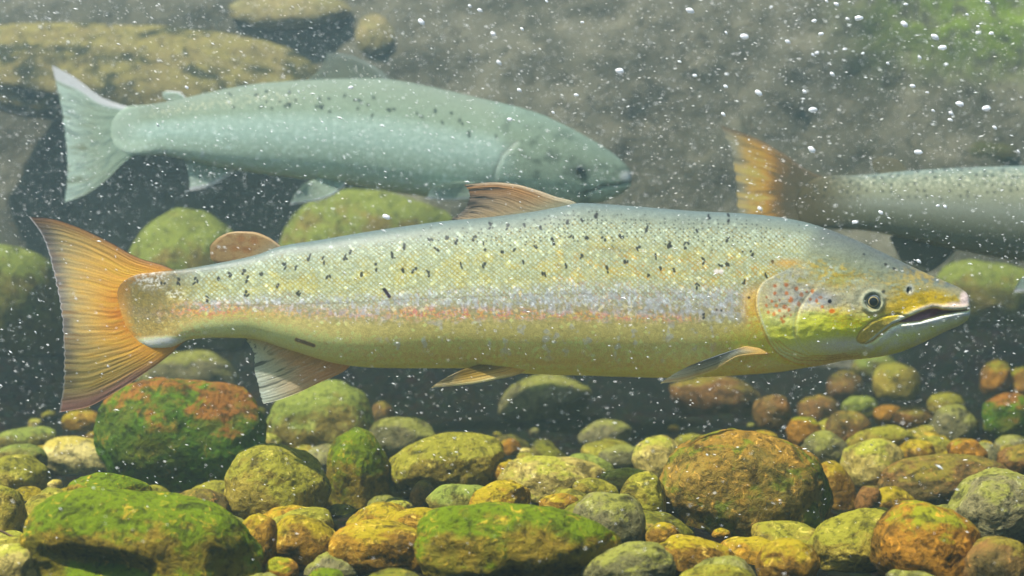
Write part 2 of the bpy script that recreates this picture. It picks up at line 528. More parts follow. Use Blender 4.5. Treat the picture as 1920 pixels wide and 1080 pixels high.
def ico(sub):
    if sub not in ICO:
        bm = bmesh.new()
        bmesh.ops.create_icosphere(bm, subdivisions=sub, radius=1.0)
        bm.verts.ensure_lookup_table()
        ICO[sub] = (np.array([v.co[:] for v in bm.verts]), np.array([[v.index for v in f.verts] for f in bm.faces]))
        bm.free()
    return ICO[sub]


def stone_mesh(sub, seed, rx, ry, rz, rough=1.0, hollow=None, facets=4):
    r = np.random.default_rng(seed)
    P, Fc = ico(sub)
    N = P / np.linalg.norm(P, axis=1)[:, None]
    e = r.uniform(2.0, 2.4)
    rad = 1.0 / (np.abs(N) ** e).sum(1) ** (1 / e)
    Q = N * rad[:, None]
    for _ in range(facets):
        d = r.normal(size=3)
        d /= np.linalg.norm(d)
        h = r.uniform(0.80, 0.98)
        ov = Q @ d - h
        Q = Q - np.where(ov > 0, ov * 0.55, 0)[:, None] * d
    so = r.uniform(-50, 50, 3)
    disp = 0.16 * fbm3(N * 1.1 + so, seed, 2) + 0.05 * rough * fbm3(N * 3.0 + so, seed + 5, 3)
    disp += 0.022 * rough * fbm3(N * 9.0 + so, seed + 9, 3, 0.6)
    if sub >= 6:
        disp += 0.010 * rough * fbm3(N * 34.0 + so, seed + 13, 3, 0.65)
    Q = Q * (1 + disp)[:, None]
    Q -= (Q.max(0) + Q.min(0)) / 2
    Q /= (Q.max(0) - Q.min(0)) / 2
    if hollow:
        for (hx, hz, hr, hd) in hollow:
            g = np.exp(-(((Q[:, 0] - hx) / hr[0]) ** 2 + ((Q[:, 2] - hz) / hr[1]) ** 2)) * (Q[:, 1] < 0.2)
            Q[:, 1] += g * hd
    return Q * np.array([rx, ry, rz]), Fc


BOTTOM = []
for i, (cx, cy, rx, ry, rot, d, look, name, label) in enumerate(R):
    k = d / F
    if d < 1.75:
        rx, ry = rx * 1.06, ry * 1.06
    big = max(rx, ry)
    deep = min(big, 1.25 * min(rx, ry)) * (0.75 if big > 140 else 0.95)
    sub = 6 if big > 75 and d < 1.9 else (5 if big > 26 else 4)
    hol = None
    if i == 0:
        hol = [(-0.25, 0.02, (0.40, 0.17), 0.5), (0.45, -0.32, (0.3, 0.14), 0.28), (-0.62, -0.25, (0.16, 0.2), 0.2)]
    if look == 'green' and cx == 972:
        hol = [(-0.05, -0.35, (0.12, 0.22), 0.4), (-0.35, -0.4, (0.22, 0.1), 0.25), (0.5, -0.2, (0.25, 0.3), 0.2)]
    tilt = 0
    if look in ('mossy', 'sand', 'dark'):
        tilt = math.radians(34)
        deep = 1.25 * ry
        ry_ = 0.6 * ry
    else:
        ry_ = ry
    V, Fc = stone_mesh(sub, 100 + i, rx * k, deep * k, ry_ * k, 1.0 if look not in ('cream', 'lime') else 0.6, hol)
    if tilt:
        V = V @ np.array([[1, 0, 0], [0, math.cos(tilt), -math.sin(tilt)], [0, math.sin(tilt), math.cos(tilt)]]).T
        V[:, 2] *= ry * k / np.abs(V[:, 2]).max()
    a = math.radians(rot)
    Rm = np.array([[math.cos(a), 0, -math.sin(a)], [0, 1, 0], [math.sin(a), 0, math.cos(a)]])
    V = V @ Rm.T
    c = px2w(cx, cy, d)
    o = mesh_obj(name, V, Fc, ROCK[look], loc=c)
    tag(o, label, 'boulder' if name == 'boulder' else ('pebble' if name == 'pebble' else 'rock'),
        {'boulder': 'boulders on the river bed', 'river_rock': 'rounded rocks on the river bed', 'pebble': 'small pebbles on the river bed'}[name])
    if d < 2.72:
        h = V[:, 2].max() - V[:, 2].min()
        BOTTOM.append((c[0], c[1], c[2] + V[:, 2].min() + 0.16 * h, max(rx * k, 0.02)))
BOTTOM = np.array(BOTTOM)


def bed_height(x, y):
    x, y = np.asarray(x, float), np.asarray(y, float)
    d2 = (x[..., None] - BOTTOM[:, 0]) ** 2 + (y[..., None] - BOTTOM[:, 1]) ** 2
    w = BOTTOM[:, 3] ** 1.0 / (d2 + 0.004) ** 2
    base = 0.012 + 0.02 * np.clip(y - 1.6, 0, 3)
    wb = 0.9
    z = ((w * BOTTOM[:, 2]).sum(-1) + wb * base) / (w.sum(-1) + wb)
    return z


# river bed: one sheet, with an unseen rise added behind the camera to block low sky light
gm = NT('river_gravel_shade')
tc = gm.n('ShaderNodeTexCoord')
v = tc.outputs['Object']
n1 = gm.noise(v, 9, 5, 0.6)
vo = gm.n('ShaderNodeTexVoronoi', feature='F1')
gm.l(v, vo.inputs['Vector'])
vo.inputs['Scale'].default_value = 75
n2 = gm.noise(v, 150, 4, 0.6)
c = gm.mix(gm.step(n1, 0.35, 0.65), T(14, 15, 11), T(27, 26, 17))  # gravel tones taken near black to stand in for deep shade
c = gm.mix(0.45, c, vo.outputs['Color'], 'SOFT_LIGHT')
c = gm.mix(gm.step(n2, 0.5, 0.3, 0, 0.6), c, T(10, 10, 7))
gm.l(c, gm.p.inputs['Base Color'])
gm.p.inputs['Roughness'].default_value = 0.8
gm.p.inputs['Specular IOR Level'].default_value = 0.03
b = gm.n('ShaderNodeBump', i_Strength=0.8, i_Distance=0.01)
gm.l(gm.math('SUBTRACT', 1.0, vo.outputs['Distance']), b.inputs['Height'])
gm.l(b.outputs[0], gm.p.inputs['Normal'])

gx = np.concatenate([np.linspace(-4, -0.95, 30)[:-1], np.linspace(-0.95, 0.95, 260), np.linspace(0.95, 4, 30)[1:]])
gy = np.concatenate([np.linspace(-2.4, 0.7, 40)[:-1], np.linspace(0.7, 2.9, 260), np.linspace(2.9, 4.6, 30)[1:]])
XX, YY = np.meshgrid(gx, gy, indexing='ij')
ZZ = bed_height(XX, YY)
pp = np.stack([XX.ravel() * 14, YY.ravel() * 14, ZZ.ravel() * 0], -1)
ZZ = ZZ + (0.012 * fbm3(pp, 3, 4, 0.6)).reshape(ZZ.shape)
ZZ = ZZ + 1.1 * S(0.15, -1.6, YY) + 0.45 * S(1.5, 3.6, np.abs(XX))
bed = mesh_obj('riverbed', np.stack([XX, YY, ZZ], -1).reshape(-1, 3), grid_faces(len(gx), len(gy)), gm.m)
bed['kind'] = 'structure'
bed['label'] = 'gravel river bed between the stones, painted dark as in shade'

# the far bank: a steep rough rock slope
bk = NT('bank_rock')
tc = bk.n('ShaderNodeTexCoord')
v = tc.outputs['Object']
n1 = bk.noise(v, 4.5, 6, 0.65, 0.5)
n2 = bk.noise(v, 26, 6, 0.7, 0.6)
n3 = bk.noise(v, 90, 4, 0.65)
c = bk.mix(bk.step(n1, 0.38, 0.6), T(86, 84, 68), T(120, 116, 96))
c = bk.mix(bk.step(n2, 0.5, 0.34, 0, 0.7), c, T(48, 44, 30))
c = bk.mix(bk.step(n3, 0.62, 0.74, 0, 0.6), c, T(150, 122, 76))
sx = bk.n('ShaderNodeSeparateXYZ')
bk.l(v, sx.inputs[0])
gmask = bk.math('MULTIPLY', bk.step(sx.outputs[0], 0.62, 1.0), bk.step(sx.outputs[2], 0.62, 0.82))
gmask = bk.math('MULTIPLY', gmask, bk.step(n2, 0.36, 0.56))
c = bk.mix(gmask, c, T(118, 140, 40))
bk.l(c, bk.p.inputs['Base Color'])
bk.p.inputs['Roughness'].default_value = 0.85
bk.p.inputs['Specular IOR Level'].default_value = 0.03
b = bk.n('ShaderNodeBump', i_Strength=0.9, i_Distance=0.02)
bk.l(bk.math('ADD', n2, bk.math('MULTIPLY', n3, 0.4)), b.inputs['Height'])
bk.l(b.outputs[0], bk.p.inputs['Normal'])
su = np.linspace(-3.6, 3.6, 300)
sv = np.linspace(0, 1, 120)
UU, VV = np.meshgrid(su, sv, indexing='ij')
P = np.stack([UU, 2.72 + 0.75 * VV + 0.05 * UU ** 2 * 0, -0.12 + 1.75 * VV ** 0.9], -1).reshape(-1, 3)
dd = 0.10 * fbm3(P * 1.3, 50, 3) + 0.06 * fbm3(P * 4.5, 51, 4, 0.6)
nrm = np.array([0, -0.9, 0.42])
P = P + dd[:, None] * nrm
bank = mesh_obj('riverbank', P, grid_faces(300, 120), bk.m)
bank['kind'] = 'structure'
bank['label'] = 'brown rock bank closing the pool'

# cobbles wedged low in the gaps, between and under the larger stones
FILL = []
protos = {}
for j in range(6000):
    if len(FILL) >= 135:
        break
    y = random.uniform(0.95, 1.85)
    x = random.uniform(-0.40, 0.40) * y
    r_ = random.uniform(0.018, 0.036)
    if any((x - q[0]) ** 2 + (y - q[1]) ** 2 < (0.85 * (r_ + q[2])) ** 2 for q in FILL):
        continue
    if np.any((x - BOTTOM[:, 0]) ** 2 + (y - BOTTOM[:, 1]) ** 2 < (BOTTOM[:, 3] * 0.62 + r_ * 0.3) ** 2):
        continue
    FILL.append((x, y, r_))
fz = bed_height(np.array([q[0] for q in FILL]), np.array([q[1] for q in FILL]))
for j, ((x, y, r_), z) in enumerate(zip(FILL, fz)):
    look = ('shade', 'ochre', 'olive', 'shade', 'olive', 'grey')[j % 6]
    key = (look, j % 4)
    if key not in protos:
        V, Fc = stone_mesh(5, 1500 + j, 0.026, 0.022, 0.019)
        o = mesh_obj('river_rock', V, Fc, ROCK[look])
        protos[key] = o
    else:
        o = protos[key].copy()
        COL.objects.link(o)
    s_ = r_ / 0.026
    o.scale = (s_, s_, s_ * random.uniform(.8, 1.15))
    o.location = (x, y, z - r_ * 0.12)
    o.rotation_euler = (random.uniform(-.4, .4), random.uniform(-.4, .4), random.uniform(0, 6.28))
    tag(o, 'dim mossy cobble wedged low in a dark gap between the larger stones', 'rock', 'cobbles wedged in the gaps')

# loose small pebbles in the gaps between the stones
PEB = []
tries = 0
while len(PEB) < 60 and tries < 4000:
    tries += 1
    y = random.uniform(0.98, 2.1)
    x = random.uniform(-0.37, 0.37) * y
    r_ = random.uniform(0.006, 0.014)
    if any((x - q[0]) ** 2 + (y - q[1]) ** 2 < (r_ + q[2]) ** 2 for q in PEB):
        continue
    if np.any((x - BOTTOM[:, 0]) ** 2 + (y - BOTTOM[:, 1]) ** 2 < (BOTTOM[:, 3] * 0.85) ** 2):
        continue
    PEB.append((x, y, r_))
pz = bed_height(np.array([q[0] for q in PEB]), np.array([q[1] for q in PEB]))
protos = {}
for j, ((x, y, r_), z) in enumerate(zip(PEB, pz)):
    look = ('ochre', 'pale', 'brown', 'grey', 'olive')[j % 5]
    key = (look, j % 3)
    if key not in protos:
        V, Fc = stone_mesh(4, 700 + j, 0.01, 0.008, 0.0062)
        o = mesh_obj('pebble', V, Fc, ROCK[look])
        protos[key] = o
    else:
        o = protos[key].copy()
        COL.objects.link(o)
    o.scale = (r_ / 0.01,) * 3
    o.location = (x, y, z + r_ * 0.35)
    o.rotation_euler = (random.uniform(-.3, .3), random.uniform(-.3, .3), random.uniform(0, 6.28))
    tag(o, 'tiny loose pebble lying in a gap between the river stones', 'pebble', 'loose pebbles in the gaps')

# twig caught among the stones
tm = NT('wet_bark')
nb = tm.noise(tm.n('ShaderNodeTexCoord').outputs['Object'], 300, 3)
tm.l(tm.mix(tm.step(nb, 0.35, 0.65), T(120, 88, 40), T(70, 52, 28)), tm.p.inputs['Base Color'])
tp = np.array([px2w(x, y, d)  for x, y, d in ((-30, 985, 1.06), (5, 997, 1.06), (30, 1010, 1.06), (62, 1018, 1.06), (75, 1028, 1.055))])
tv, tf = [], []
for i, p in enumerate(tp):
    for j in range(6):
        a = j * math.pi / 3
        rr = 0.0013 * (1 - 0.13 * i)
        tv.append(p + np.array([0, math.cos(a) * rr, math.sin(a) * rr]))
for i in range(len(tp) - 1):
    for j in range(6):
        tf.append([i * 6 + j, i * 6 + (j + 1) % 6, (i + 1) * 6 + (j + 1) % 6, (i + 1) * 6 + j])
tv = np.array(tv)
o = mesh_obj('twig', tv - tp[0], tf, tm.m, loc=tp[0])
tag(o, 'thin brown twig lying across the stones beside the mossy boulder', 'twig')
# ------------------------------------------------------------------ the fish
def smooth_line(pts, n):
    pts = np.asarray(pts, float)
    if len(pts) == 2:
        return pts[0] + (pts[1] - pts[0]) * np.linspace(0, 1, n)[:, None]
    q = np.concatenate([[0], np.cumsum(np.hypot(*np.diff(pts, axis=0).T) + 1e-6)])
    q /= q[-1]
    t = np.linspace(0, 1, n)
    return np.stack([pchip(q, pts[:, 0])(t), pchip(q, pts[:, 1])(t)], -1)


def salmon_root(name, X, Y, d, label, group=None):
    r = bpy.data.objects.new(name, None)
    r.empty_display_size = 0.05
    COL.objects.link(r)
    r.location = px2w(X, Y, d)
    tag(r, label, 'fish', group)
    return r


def body_mesh(root, d, top, bot, wid, Xs, nf, nb, paint, disp=None, power=0.7, mat=None):
    k = d / F
    th = np.concatenate([np.linspace(0, math.pi, nf, endpoint=False), np.linspace(math.pi, 2 * math.pi, nb, endpoint=False)])
    X = Xs[:, None] + 0 * th[None, :]
    t_, b_, w_ = top(Xs)[:, None], bot(Xs)[:, None], wid(Xs)[:, None]
    c, s = np.cos(th)[None, :], np.sin(th)[None, :]
    Y = (t_ + b_) / 2 - (b_ - t_) / 2 * c
    side = -np.sign(s)
    yo = w_ * k * np.abs(s) ** power
    Xq = 960 + (X - 960) * d / (d - yo)
    Yq = 540 + (Y - 540) * d / (d - yo)
    v = (1 - c) / 2 + 0 * X
    if disp is not None:
        yo = yo + disp(Xq, Yq, v) * np.abs(s) ** 0.5
    yo = np.maximum(yo, 0)
    P = np.stack([(X - 960) * k, d + side * yo, ZC + (540 - Y) * k], -1)
    colr = paint(Xq.ravel(), Yq.ravel(), v.ravel())
    V = P.reshape(-1, 3) - np.array(root.location)
    return mesh_obj('body', V, grid_faces(len(Xs), len(th), True), mat or SKIN, root, colr)


def fin_mesh(name, root, d, B, O, E0, E1, paint, yo=(0.0, 0.0), thick=0.003, ns=140, nt=90, mat=None,
             rays=24, jag=2.0, seed=0, relief=0.0006, side=1, curve=0.0, gain=1.5):
    B, O = smooth_line(B, ns), smooth_line(O, ns)
    E0, E1 = smooth_line(E0, nt), smooth_line(E1, nt)
    s, t = np.linspace(0, 1, ns)[:, None, None], np.linspace(0, 1, nt)[None, :, None]
    P = ((1 - t) * B[:, None] + t * O[:, None] + (1 - s) * E0[None] + s * E1[None]
         - (1 - s) * (1 - t) * B[0] - s * (1 - t) * B[-1] - (1 - s) * t * O[0] - s * t * O[-1])
    s2, t2 = np.broadcast_arrays(s[..., 0], t[..., 0])
    # frayed outer edge
    j = (np.abs(np.sin(s2 * rays * math.pi)) * 0.5 + 0.7 * fbm2(s2 * 40, s2 * 0 + 3.3, seed, 3)) * jag * S(0.7, 1.0, t2) * S(0.0, 0.08, s2) * S(1.0, 0.92, s2)
    dirv = P[:, -1:] - P[:, :1]
    dirv = dirv / (np.linalg.norm(dirv, axis=-1, keepdims=True) + 1e-6)
    P = P + dirv * j[..., None]
    X, Y = P[..., 0], P[..., 1]
    off = yo[0] + (yo[1] - yo[0]) * t2
    off = off + relief * 0.5 * fbm2(s2 * rays * 2.2, t2 * 1.5, seed + 50, 2) * S(0.0, 0.25, t2) + curve * np.sin(s2 * math.pi * 2 + 0.6) * t2
    half = thick / 2 * (1 - 0.75 * t2) * np.sqrt(np.clip(np.minimum(s2, 1 - s2) * 14, 0.05, 1)) * np.sqrt(np.clip((1 - t2) * 12, 0.04, 1))
    V1 = px2w(X, Y, d + side * off - half)
    V2 = px2w(X, Y, d + side * off + half)
    if side < 0:
        V1[..., 0::2] = px2w(X, Y, d - off)[..., 0::2]
        V2[..., 0::2] = V1[..., 0::2]
    colr = paint(s2.ravel(), t2.ravel(), X.ravel(), Y.ravel()) * gain
    n = ns * nt
    f1 = grid_faces(ns, nt)
    f2 = grid_faces(ns, nt, off=n)[:, ::-1]
    idx = np.arange(n).reshape(ns, nt)
    ring = np.concatenate([idx[:-1, 0], idx[-1, :-1], idx[:0:-1, -1], idx[0, :0:-1]])
    rn = np.roll(ring, -1)
    rim = np.stack([ring, rn, rn + n, ring + n], -1)
    V = np.concatenate([V1.reshape(-1, 3), V2.reshape(-1, 3)]) - np.array(root.location)
    return mesh_obj(name, V, np.concatenate([f1, f2, rim]), mat or FIN, root, np.concatenate([colr, colr]))


def eye_mesh(root, d, X, Y, r, y, colours, bulge=0.5, side=1):
    """a flattened ball with a painted iris, and the pupil as a piece of its own"""
    k = d / F
    nr, na = 26, 64
    rr = np.linspace(0, 1, nr)
    aa = np.linspace(0, 2 * math.pi, na, endpoint=False)
    RR, AA = np.meshgrid(rr, aa, indexing='ij')
    V = np.stack([r * k * RR * np.cos(AA), -side * r * k * bulge * np.sqrt(np.maximum(0, 1 - RR ** 2)), r * k * RR * np.sin(AA)], -1)
    c = np.stack([np.interp(RR.ravel(), [q[0] for q in colours], [q[1][i] for q in colours]) for i in range(3)], -1)
    c = mix(c, c * 0.6, S(0.0, 0.5, fbm2(RR.ravel() * 6, AA.ravel() * 4, 5)) * (RR.ravel() > 0.6))
    ce = px2w(X, Y, y) if side > 0 else np.array([*px2w(X, Y, 2 * d - y)])
    if side < 0:
        ce = px2w(X, Y, 2 * d - y)
        ce[0::2] = ce[0::2]
        ce[1] = y
    e = mesh_obj('eye', V.reshape(-1, 3), grid_faces(nr, na, True), EYE, root, c, loc=ce - np.array(root.location))
    q = 0.5
    V2 = np.stack([r * k * q * RR * np.cos(AA), -side * (r * k * bulge * np.sqrt(np.maximum(0, 1 - (q * RR) ** 2)) + 0.0004 * (1 - RR ** 2) + 0.0001), r * k * q * RR * np.sin(AA)], -1)
    mesh_obj('pupil', V2.reshape(-1, 3), grid_faces(nr, na, True), EYE, e, np.tile(lin(8, 10, 16), (nr * na, 1)))
    return e


# ---- the salmon in front
D1 = 1.27
top1 = pchip([217, 220, 226, 235, 250, 265, 300, 340, 400, 480, 530, 600, 700, 800, 850, 900, 1000, 1048, 1090, 1140, 1200, 1300, 1400, 1450, 1500, 1550, 1600, 1650, 1700, 1750, 1780, 1800, 1810, 1815, 1817.5, 1818.5],
             [562, 545, 533, 525, 517, 513, 509, 505, 495, 478, 461, 450, 433, 419, 413, 409, 397, 388, 381, 383.5, 388, 396, 401, 406, 415, 430, 449, 472, 496, 519, 531.5, 541, 549, 557, 567, 578])
bot1 = pchip([217, 220, 226, 235, 250, 265, 290, 320, 355, 400, 460, 550, 640, 700, 760, 850, 920, 1000, 1100, 1200, 1250, 1300, 1400, 1460, 1500, 1540, 1585, 1631, 1678, 1724, 1770, 1803, 1811, 1815, 1817.5, 1818.5],
             [564, 582, 599, 616, 634, 645, 653, 651, 637, 633, 634, 658, 683, 689, 690, 690, 694, 701, 704, 707, 708, 707, 702, 697, 690.5, 684, 675, 671, 662, 644, 622, 607, 601, 596, 588, 579])
wid1 = pchip([217, 222, 235, 260, 340, 450, 600, 800, 1000, 1200, 1350, 1450, 1500, 1560, 1600, 1650, 1700, 1740, 1780, 1805, 1814, 1818.5],
             [0.8, 2.2, 4.0, 6.5, 19, 34, 54, 73, 83, 85, 82, 80, 79, 74, 67, 57, 47, 39, 31, 24, 16, 1])
OPX = pchip([485, 490, 501, 515, 529, 550, 568, 590, 613, 640, 655, 670, 681, 687], [1520, 1502, 1484, 1455, 1432, 1420, 1418, 1422, 1430, 1442, 1452, 1470, 1493, 1535])
MOUTH = [(1684, 604), (1703, 595), (1724, 586), (1747, 578), (1757, 578), (1768, 581), (1803, 582), (1816, 580), (1816, 582.5), (1800, 585), (1775, 589), (1747, 596.5), (1724, 602), (1700, 604.5)]
LIPLINE = [(1816, 581.5), (1790, 585), (1766, 590), (1724, 602), (1690, 606), (1672, 613), (1655, 626), (1636, 641), (1624, 645)]
MAX = [(1684, 589), (1655, 593), (1632, 604), (1612, 622), (1606, 634), (1607, 640), (1614, 644), (1625, 643.5), (1638, 637), (1655, 622), (1673, 608), (1690, 602), (1700, 594)]
PREOP = [(1527, 540), (1510, 558), (1497, 580), (1491, 605), (1491, 628), (1500, 648), (1516, 662)]
EX, EY = 1636.6, 565.6


def disp_salmon(X, Y, v):
    o = np.zeros(X.shape)
    h = X > 1330
    x, y = X[h], Y[h]
    sd = x - OPX(np.clip(y, 485, 687))
    wgt = S(496, 545, y)
    g = np.where(sd < 0, -np.exp(sd / 40.0), 0) * (1 - S(-1.5, 3.5, sd))
    q = 0.0010 * g * wgt
    q -= 0.0004 * np.exp(-(line_d(x, y, PREOP) / 4.5) ** 2)
    m = poly_sd(x, y, MOUTH)
    q -= 0.006 * (1 - S(-4.0, 2.0, m))
    q += 0.0005 * np.exp(-((m - 6) / 4.5) ** 2) * (x > 1690)
    q -= 0.0018 * np.exp(-(line_d(x, y, LIPLINE) / 3.0) ** 2)
    mx = poly_sd(x, y, MAX)
    q += 0.00025 * (1 - S(-5, 1.5, mx))
    q -= 0.0006 * np.exp(-(mx / 2.2) ** 2)
    e = np.hypot(x - EX, (y - EY))
    q += 0.0010 * np.exp(-((e - 19) / 4.5) ** 2) - 0.0012 * (1 - S(9, 16, e))
    q -= 0.002 * np.exp(-(np.hypot((x - 1705) / 1.0, (y - 544) / 1.3) / 3.2) ** 2)
    q += 0.0012 * np.exp(-(((x - 1560) / 60) ** 2 + ((y - 620) / 30) ** 2))
    q += 0.0006 * fbm2(x / 30, y / 22, 71, 3) * S(1420, 1460, x)
    # folds under the gill cover
    for kx in (0, 8, 15):
        q -= 0.0005 * np.exp(-((line_d(x, y, [(1446 + kx, 640), (1462 + kx, 660 - kx * .4), (1498 + kx, 675 - kx * .5), (1545 + kx, 676 - kx * .6), (1620, 664 - kx * .5)])) / 2.4) ** 2)
    o[h] = q
    return o


SPOTS = [(640 + a / 2.455, 300 + b / 2.455) for a, b in (
    (20, 455), (45, 418), (95, 532), (163, 493), (230, 442), (285, 400), (285, 503), (335, 508), (395, 522), (440, 415), (485, 350), (412, 365), (532, 368),
    (612, 362), (555, 483), (660, 400), (660, 480), (688, 303), (762, 310), (740, 418), (797, 403), (838, 458), (835, 297), (892, 410), (930, 520), (915, 322),
    (975, 370), (1035, 488), (1060, 357), (1043, 280), (1105, 268), (1170, 262), (1110, 448), (1208, 370), (1225, 505), (1290, 347), (1312, 467), (1365, 405),
    (1410, 318), (1450, 445), (1415, 535), (1477, 495), (1530, 503), (1513, 388), (1125, 365))]
SPOTS += [(1240 + a / 2.842, 360 + b / 2.842) for a, b in (
    (135, 285), (182, 207), (225, 372), (195, 495), (317, 382), (355, 388), (352, 258), (482, 330), (602, 362), (435, 482), (552, 452),
    (228, 665), (46, 278), (252, 140), (352, 138))]
SPOTS += [(a / 2.455, 360 + b / 2.455) for a, b in (
    (750, 425), (820, 415), (900, 408), (945, 490), (1005, 390), (1060, 385), (1125, 370), (1205, 380), (1135, 472), (1278, 436), (1305, 342), (1360, 345),
    (1420, 297), (1490, 315), (1512, 390), (1380, 470), (765, 343), (1140, 400))]
DOTS = [(1240 + a / 2.842, 360 + b / 2.842, r) for a, b, r in ((1080, 332, 2.3), (1195, 385, 2.8), (1240, 408, 2.8), (1183, 530, 3.2), (433, 318, 2.2), (468, 562, 3), (295, 628, 2.2), (320, 632, 2.6))]
RED = [(1240 + a / 2.842, 360 + b / 2.842, r) for a, b, r in (
    (665, 495, 5), (667, 540, 4.5), (605, 540, 4), (690, 575, 5.5), (747, 547, 4.2), (733, 597, 4.5), (630, 575, 3), (613, 605, 3.6), (658, 612, 4.4), (590, 583, 3),
    (680, 627, 3.6), (630, 632, 3.2), (655, 662, 3.2), (848, 562, 4), (828, 580, 3.8), (857, 612, 4), (805, 528, 4), (793, 572, 3.6), (650, 690, 4), (605, 500, 4),
    (600, 650, 3.6), (560, 605, 3), (570, 640, 3.4), (690, 655, 3), (640, 675, 3.6), (720, 515, 4), (560, 560, 3), (775, 530, 3))]


def table(v, rows):
    xs = [r[0] for r in rows]
    L = np.array([lin(*r[1]) for r in rows])
    return np.stack([np.interp(v, xs, L[:, i]) for i in range(3)], -1)


def local(X, Y, cx, cy, r):
    return np.nonzero((np.abs(X - cx) < r) & (np.abs(Y - cy) < r))[0]


def lattice(X, Y, px, py):
    wob = 0.5 * noise2(X / 34, Y / 26, 401) + 0.16 * noise2(X / 7, Y / 6, 402)
    a, b = X / px + Y / py + wob, X / px - Y / py - wob
    ca, cb = np.floor(a), np.floor(b)
    return a - ca, b - cb, ca, cb


def paint_salmon(X, Y, v):
    c = table(v, [(0, (96, 112, 112)), (.05, (122, 134, 124)), (.14, (148, 156, 128)), (.28, (162, 166, 122)), (.42, (160, 160, 110)), (.52, (144, 142, 116)),
                  (.60, (142, 134, 102)), (.68, (156, 146, 88)), (.80, (168, 156, 92)), (.92, (164, 150, 88)), (1, (190, 180, 126))])
    rear = S(820, 420, X)
    c = mix(c, lin(196, 182, 132), rear * S(.62, .9, v) * 0.7)
    frontb = S(1150, 1380, X)
    c = mix(c, lin(170, 164, 108), frontb * S(.66, .9, v) * 0.7)
    n1 = fbm2(X / 46, Y / 26, 11, 4)
    n2 = fbm2(X / 16, Y / 11, 12, 3)
    n3 = fbm2(X / 6, Y / 5, 13, 2)
    n4 = fbm2(X / 26, Y / 34, 14, 4, 0.6)
    # yellow-ochre clouds on the upper flank
    c = mix(c, lin(184, 172, 74), S(.0, .35, n1 + .25 * n2 + 0.1) * S(.16, .28, v) * S(.56, .44, v) * 0.55)
    # scale lattice
    fa, fb, ca, cb = lattice(X, Y, 9.8, 8.6)
    rim = np.minimum(np.minimum(fa, 1 - fa) * 1.3, np.minimum(fb, 1 - fb))
    cell = hash01(ca, cb, np.full(ca.shape, 5))
    cell2 = hash01(ca, cb, np.full(ca.shape, 6))
    sc_m = S(300, 380, X) * S(.06, .14, v) * S(.66, .56, v)
    c = mix(c, lin(186, 204, 190), (0.3 + 0.6 * cell) * S(.12, .34, rim) * sc_m * S(.62, .5, v) * 0.85)
    rimcol = mix(np.tile(lin(150, 132, 62), (len(X), 1)), lin(180, 128, 40), S(900, 1150, X) * S(.2, .34, v))
    c = c + (rimcol - c) * ((1 - S(.05, .2, rim)) * sc_m * (0.12 + 0.75 * S(-.2, .35, n2 + 0.5 * n1)) * (0.2 + 1.0 * cell2)).clip(0, 1)[:, None]
    # silvery lilac scales along the middle and in patches on the belly
    lil = lin(148, 154, 164)
    midb = S(.42, .50, v) * S(.70, .60, v)
    vert = fbm2(X / 5.5, Y / 16, 15, 2)
    c = mix(c, lil, midb * S(-.1, .35, n2 + .7 * vert + 0.7 * n1 + S(800, 1250, X) * .2 - .05) * 0.62)
    c = mix(c, lin(196, 200, 206), midb * S(.5, .85, cell) * S(-.1, .4, vert + n3) * 0.5)
    c = mix(c, lin(146, 100, 60), midb * S(.62, .9, cell2) * S(0, .4, n3) * 0.6)
    belly = S(.64, .70, v) * S(.95, .84, v) * S(660, 760, X) * S(1420, 1330, X)
    c = mix(c, lin(156, 156, 150), belly * S(.10, .34, n4 + .35 * n2 - .05) * 0.75)
    # pink line under the lateral line
    yc = np.interp(X, [250, 330, 450, 700, 800, 1000, 1290, 1400], [588, 582, 585, 590, 588, 590, 598, 600])
    st = np.interp(X, [280, 315, 440, 480, 735, 765, 1000, 1290, 1320], [0, .9, .8, .35, .35, .95, .8, .8, 0])
    wv = np.interp(X, [300, 450, 800, 1000, 1290], [17, 13, 12, 9, 7])
    pk = np.exp(-((Y - yc - 5 * n1) / wv) ** 2) * st
    pkc = mix(np.tile(lin(206, 110, 54), (len(X), 1)), lin(196, 92, 76), S(-.1, .2, n2))
    pkc = mix(pkc, lin(222, 160, 60), S(.1, .35, n3))
    c = c + (pkc - c) * (pk * S(-.25, .3, n3 + 0.9 * n2 + .05) * 0.72).clip(0, 1)[:, None]
    # lateral line
    ly = np.interp(X, [340, 430, 640, 760, 1000, 1400], [574, 573, 568, 561, 552, 548])
    c = mix(c, lin(112, 104, 84), np.exp(-((Y - ly) / 1.5) ** 2) * 0.42 * S(1400, 1200, X) * S(320, 400, X))
    # tail stalk
    mot = fbm2(X / 7, Y / 6, 21, 3, .6)
    lobe = S(400, 285, X + 30 * n2 + 22 * mot)
    lc = mix(np.tile(lin(132, 112, 54), (len(X), 1)), lin(88, 76, 42), S(-.2, .3, mot))
    lc = mix(lc, lin(168, 152, 98), S(.15, .45, mot))
    lc = mix(lc, lin(196, 132, 44), S(256, 222, X) * S(520, 545, Y) * S(640, 600, Y) * .6)
    c = c + (lc - c) * (lobe * .85)[:, None]
    arc = line_d(X, Y, [(330, 506), (262, 513), (235, 526), (219, 560), (222, 590), (235, 616), (258, 644), (285, 653), (330, 652)])
    c = mix(c, lin(158, 116, 48), S(16, 2, arc + 16 * mot + 8 * n2) * S(330, 280, X) * .85)
    c = mix(c, lin(236, 226, 190), blob(X, Y, 306, 645, 56, 13, .5) * 0.95)
    c = mix(c, lin(238, 236, 226), blob(X, Y, 284, 524, 26, 15, .8) * S(-.2, .3, mot) * 0.85)  # white glare painted onto the scales
    c = mix(c, lin(226, 224, 210), blob(X, Y, 330, 552, 14, 9, .8) * S(-.1, .3, mot) * 0.8)  # second, smaller painted glare patch
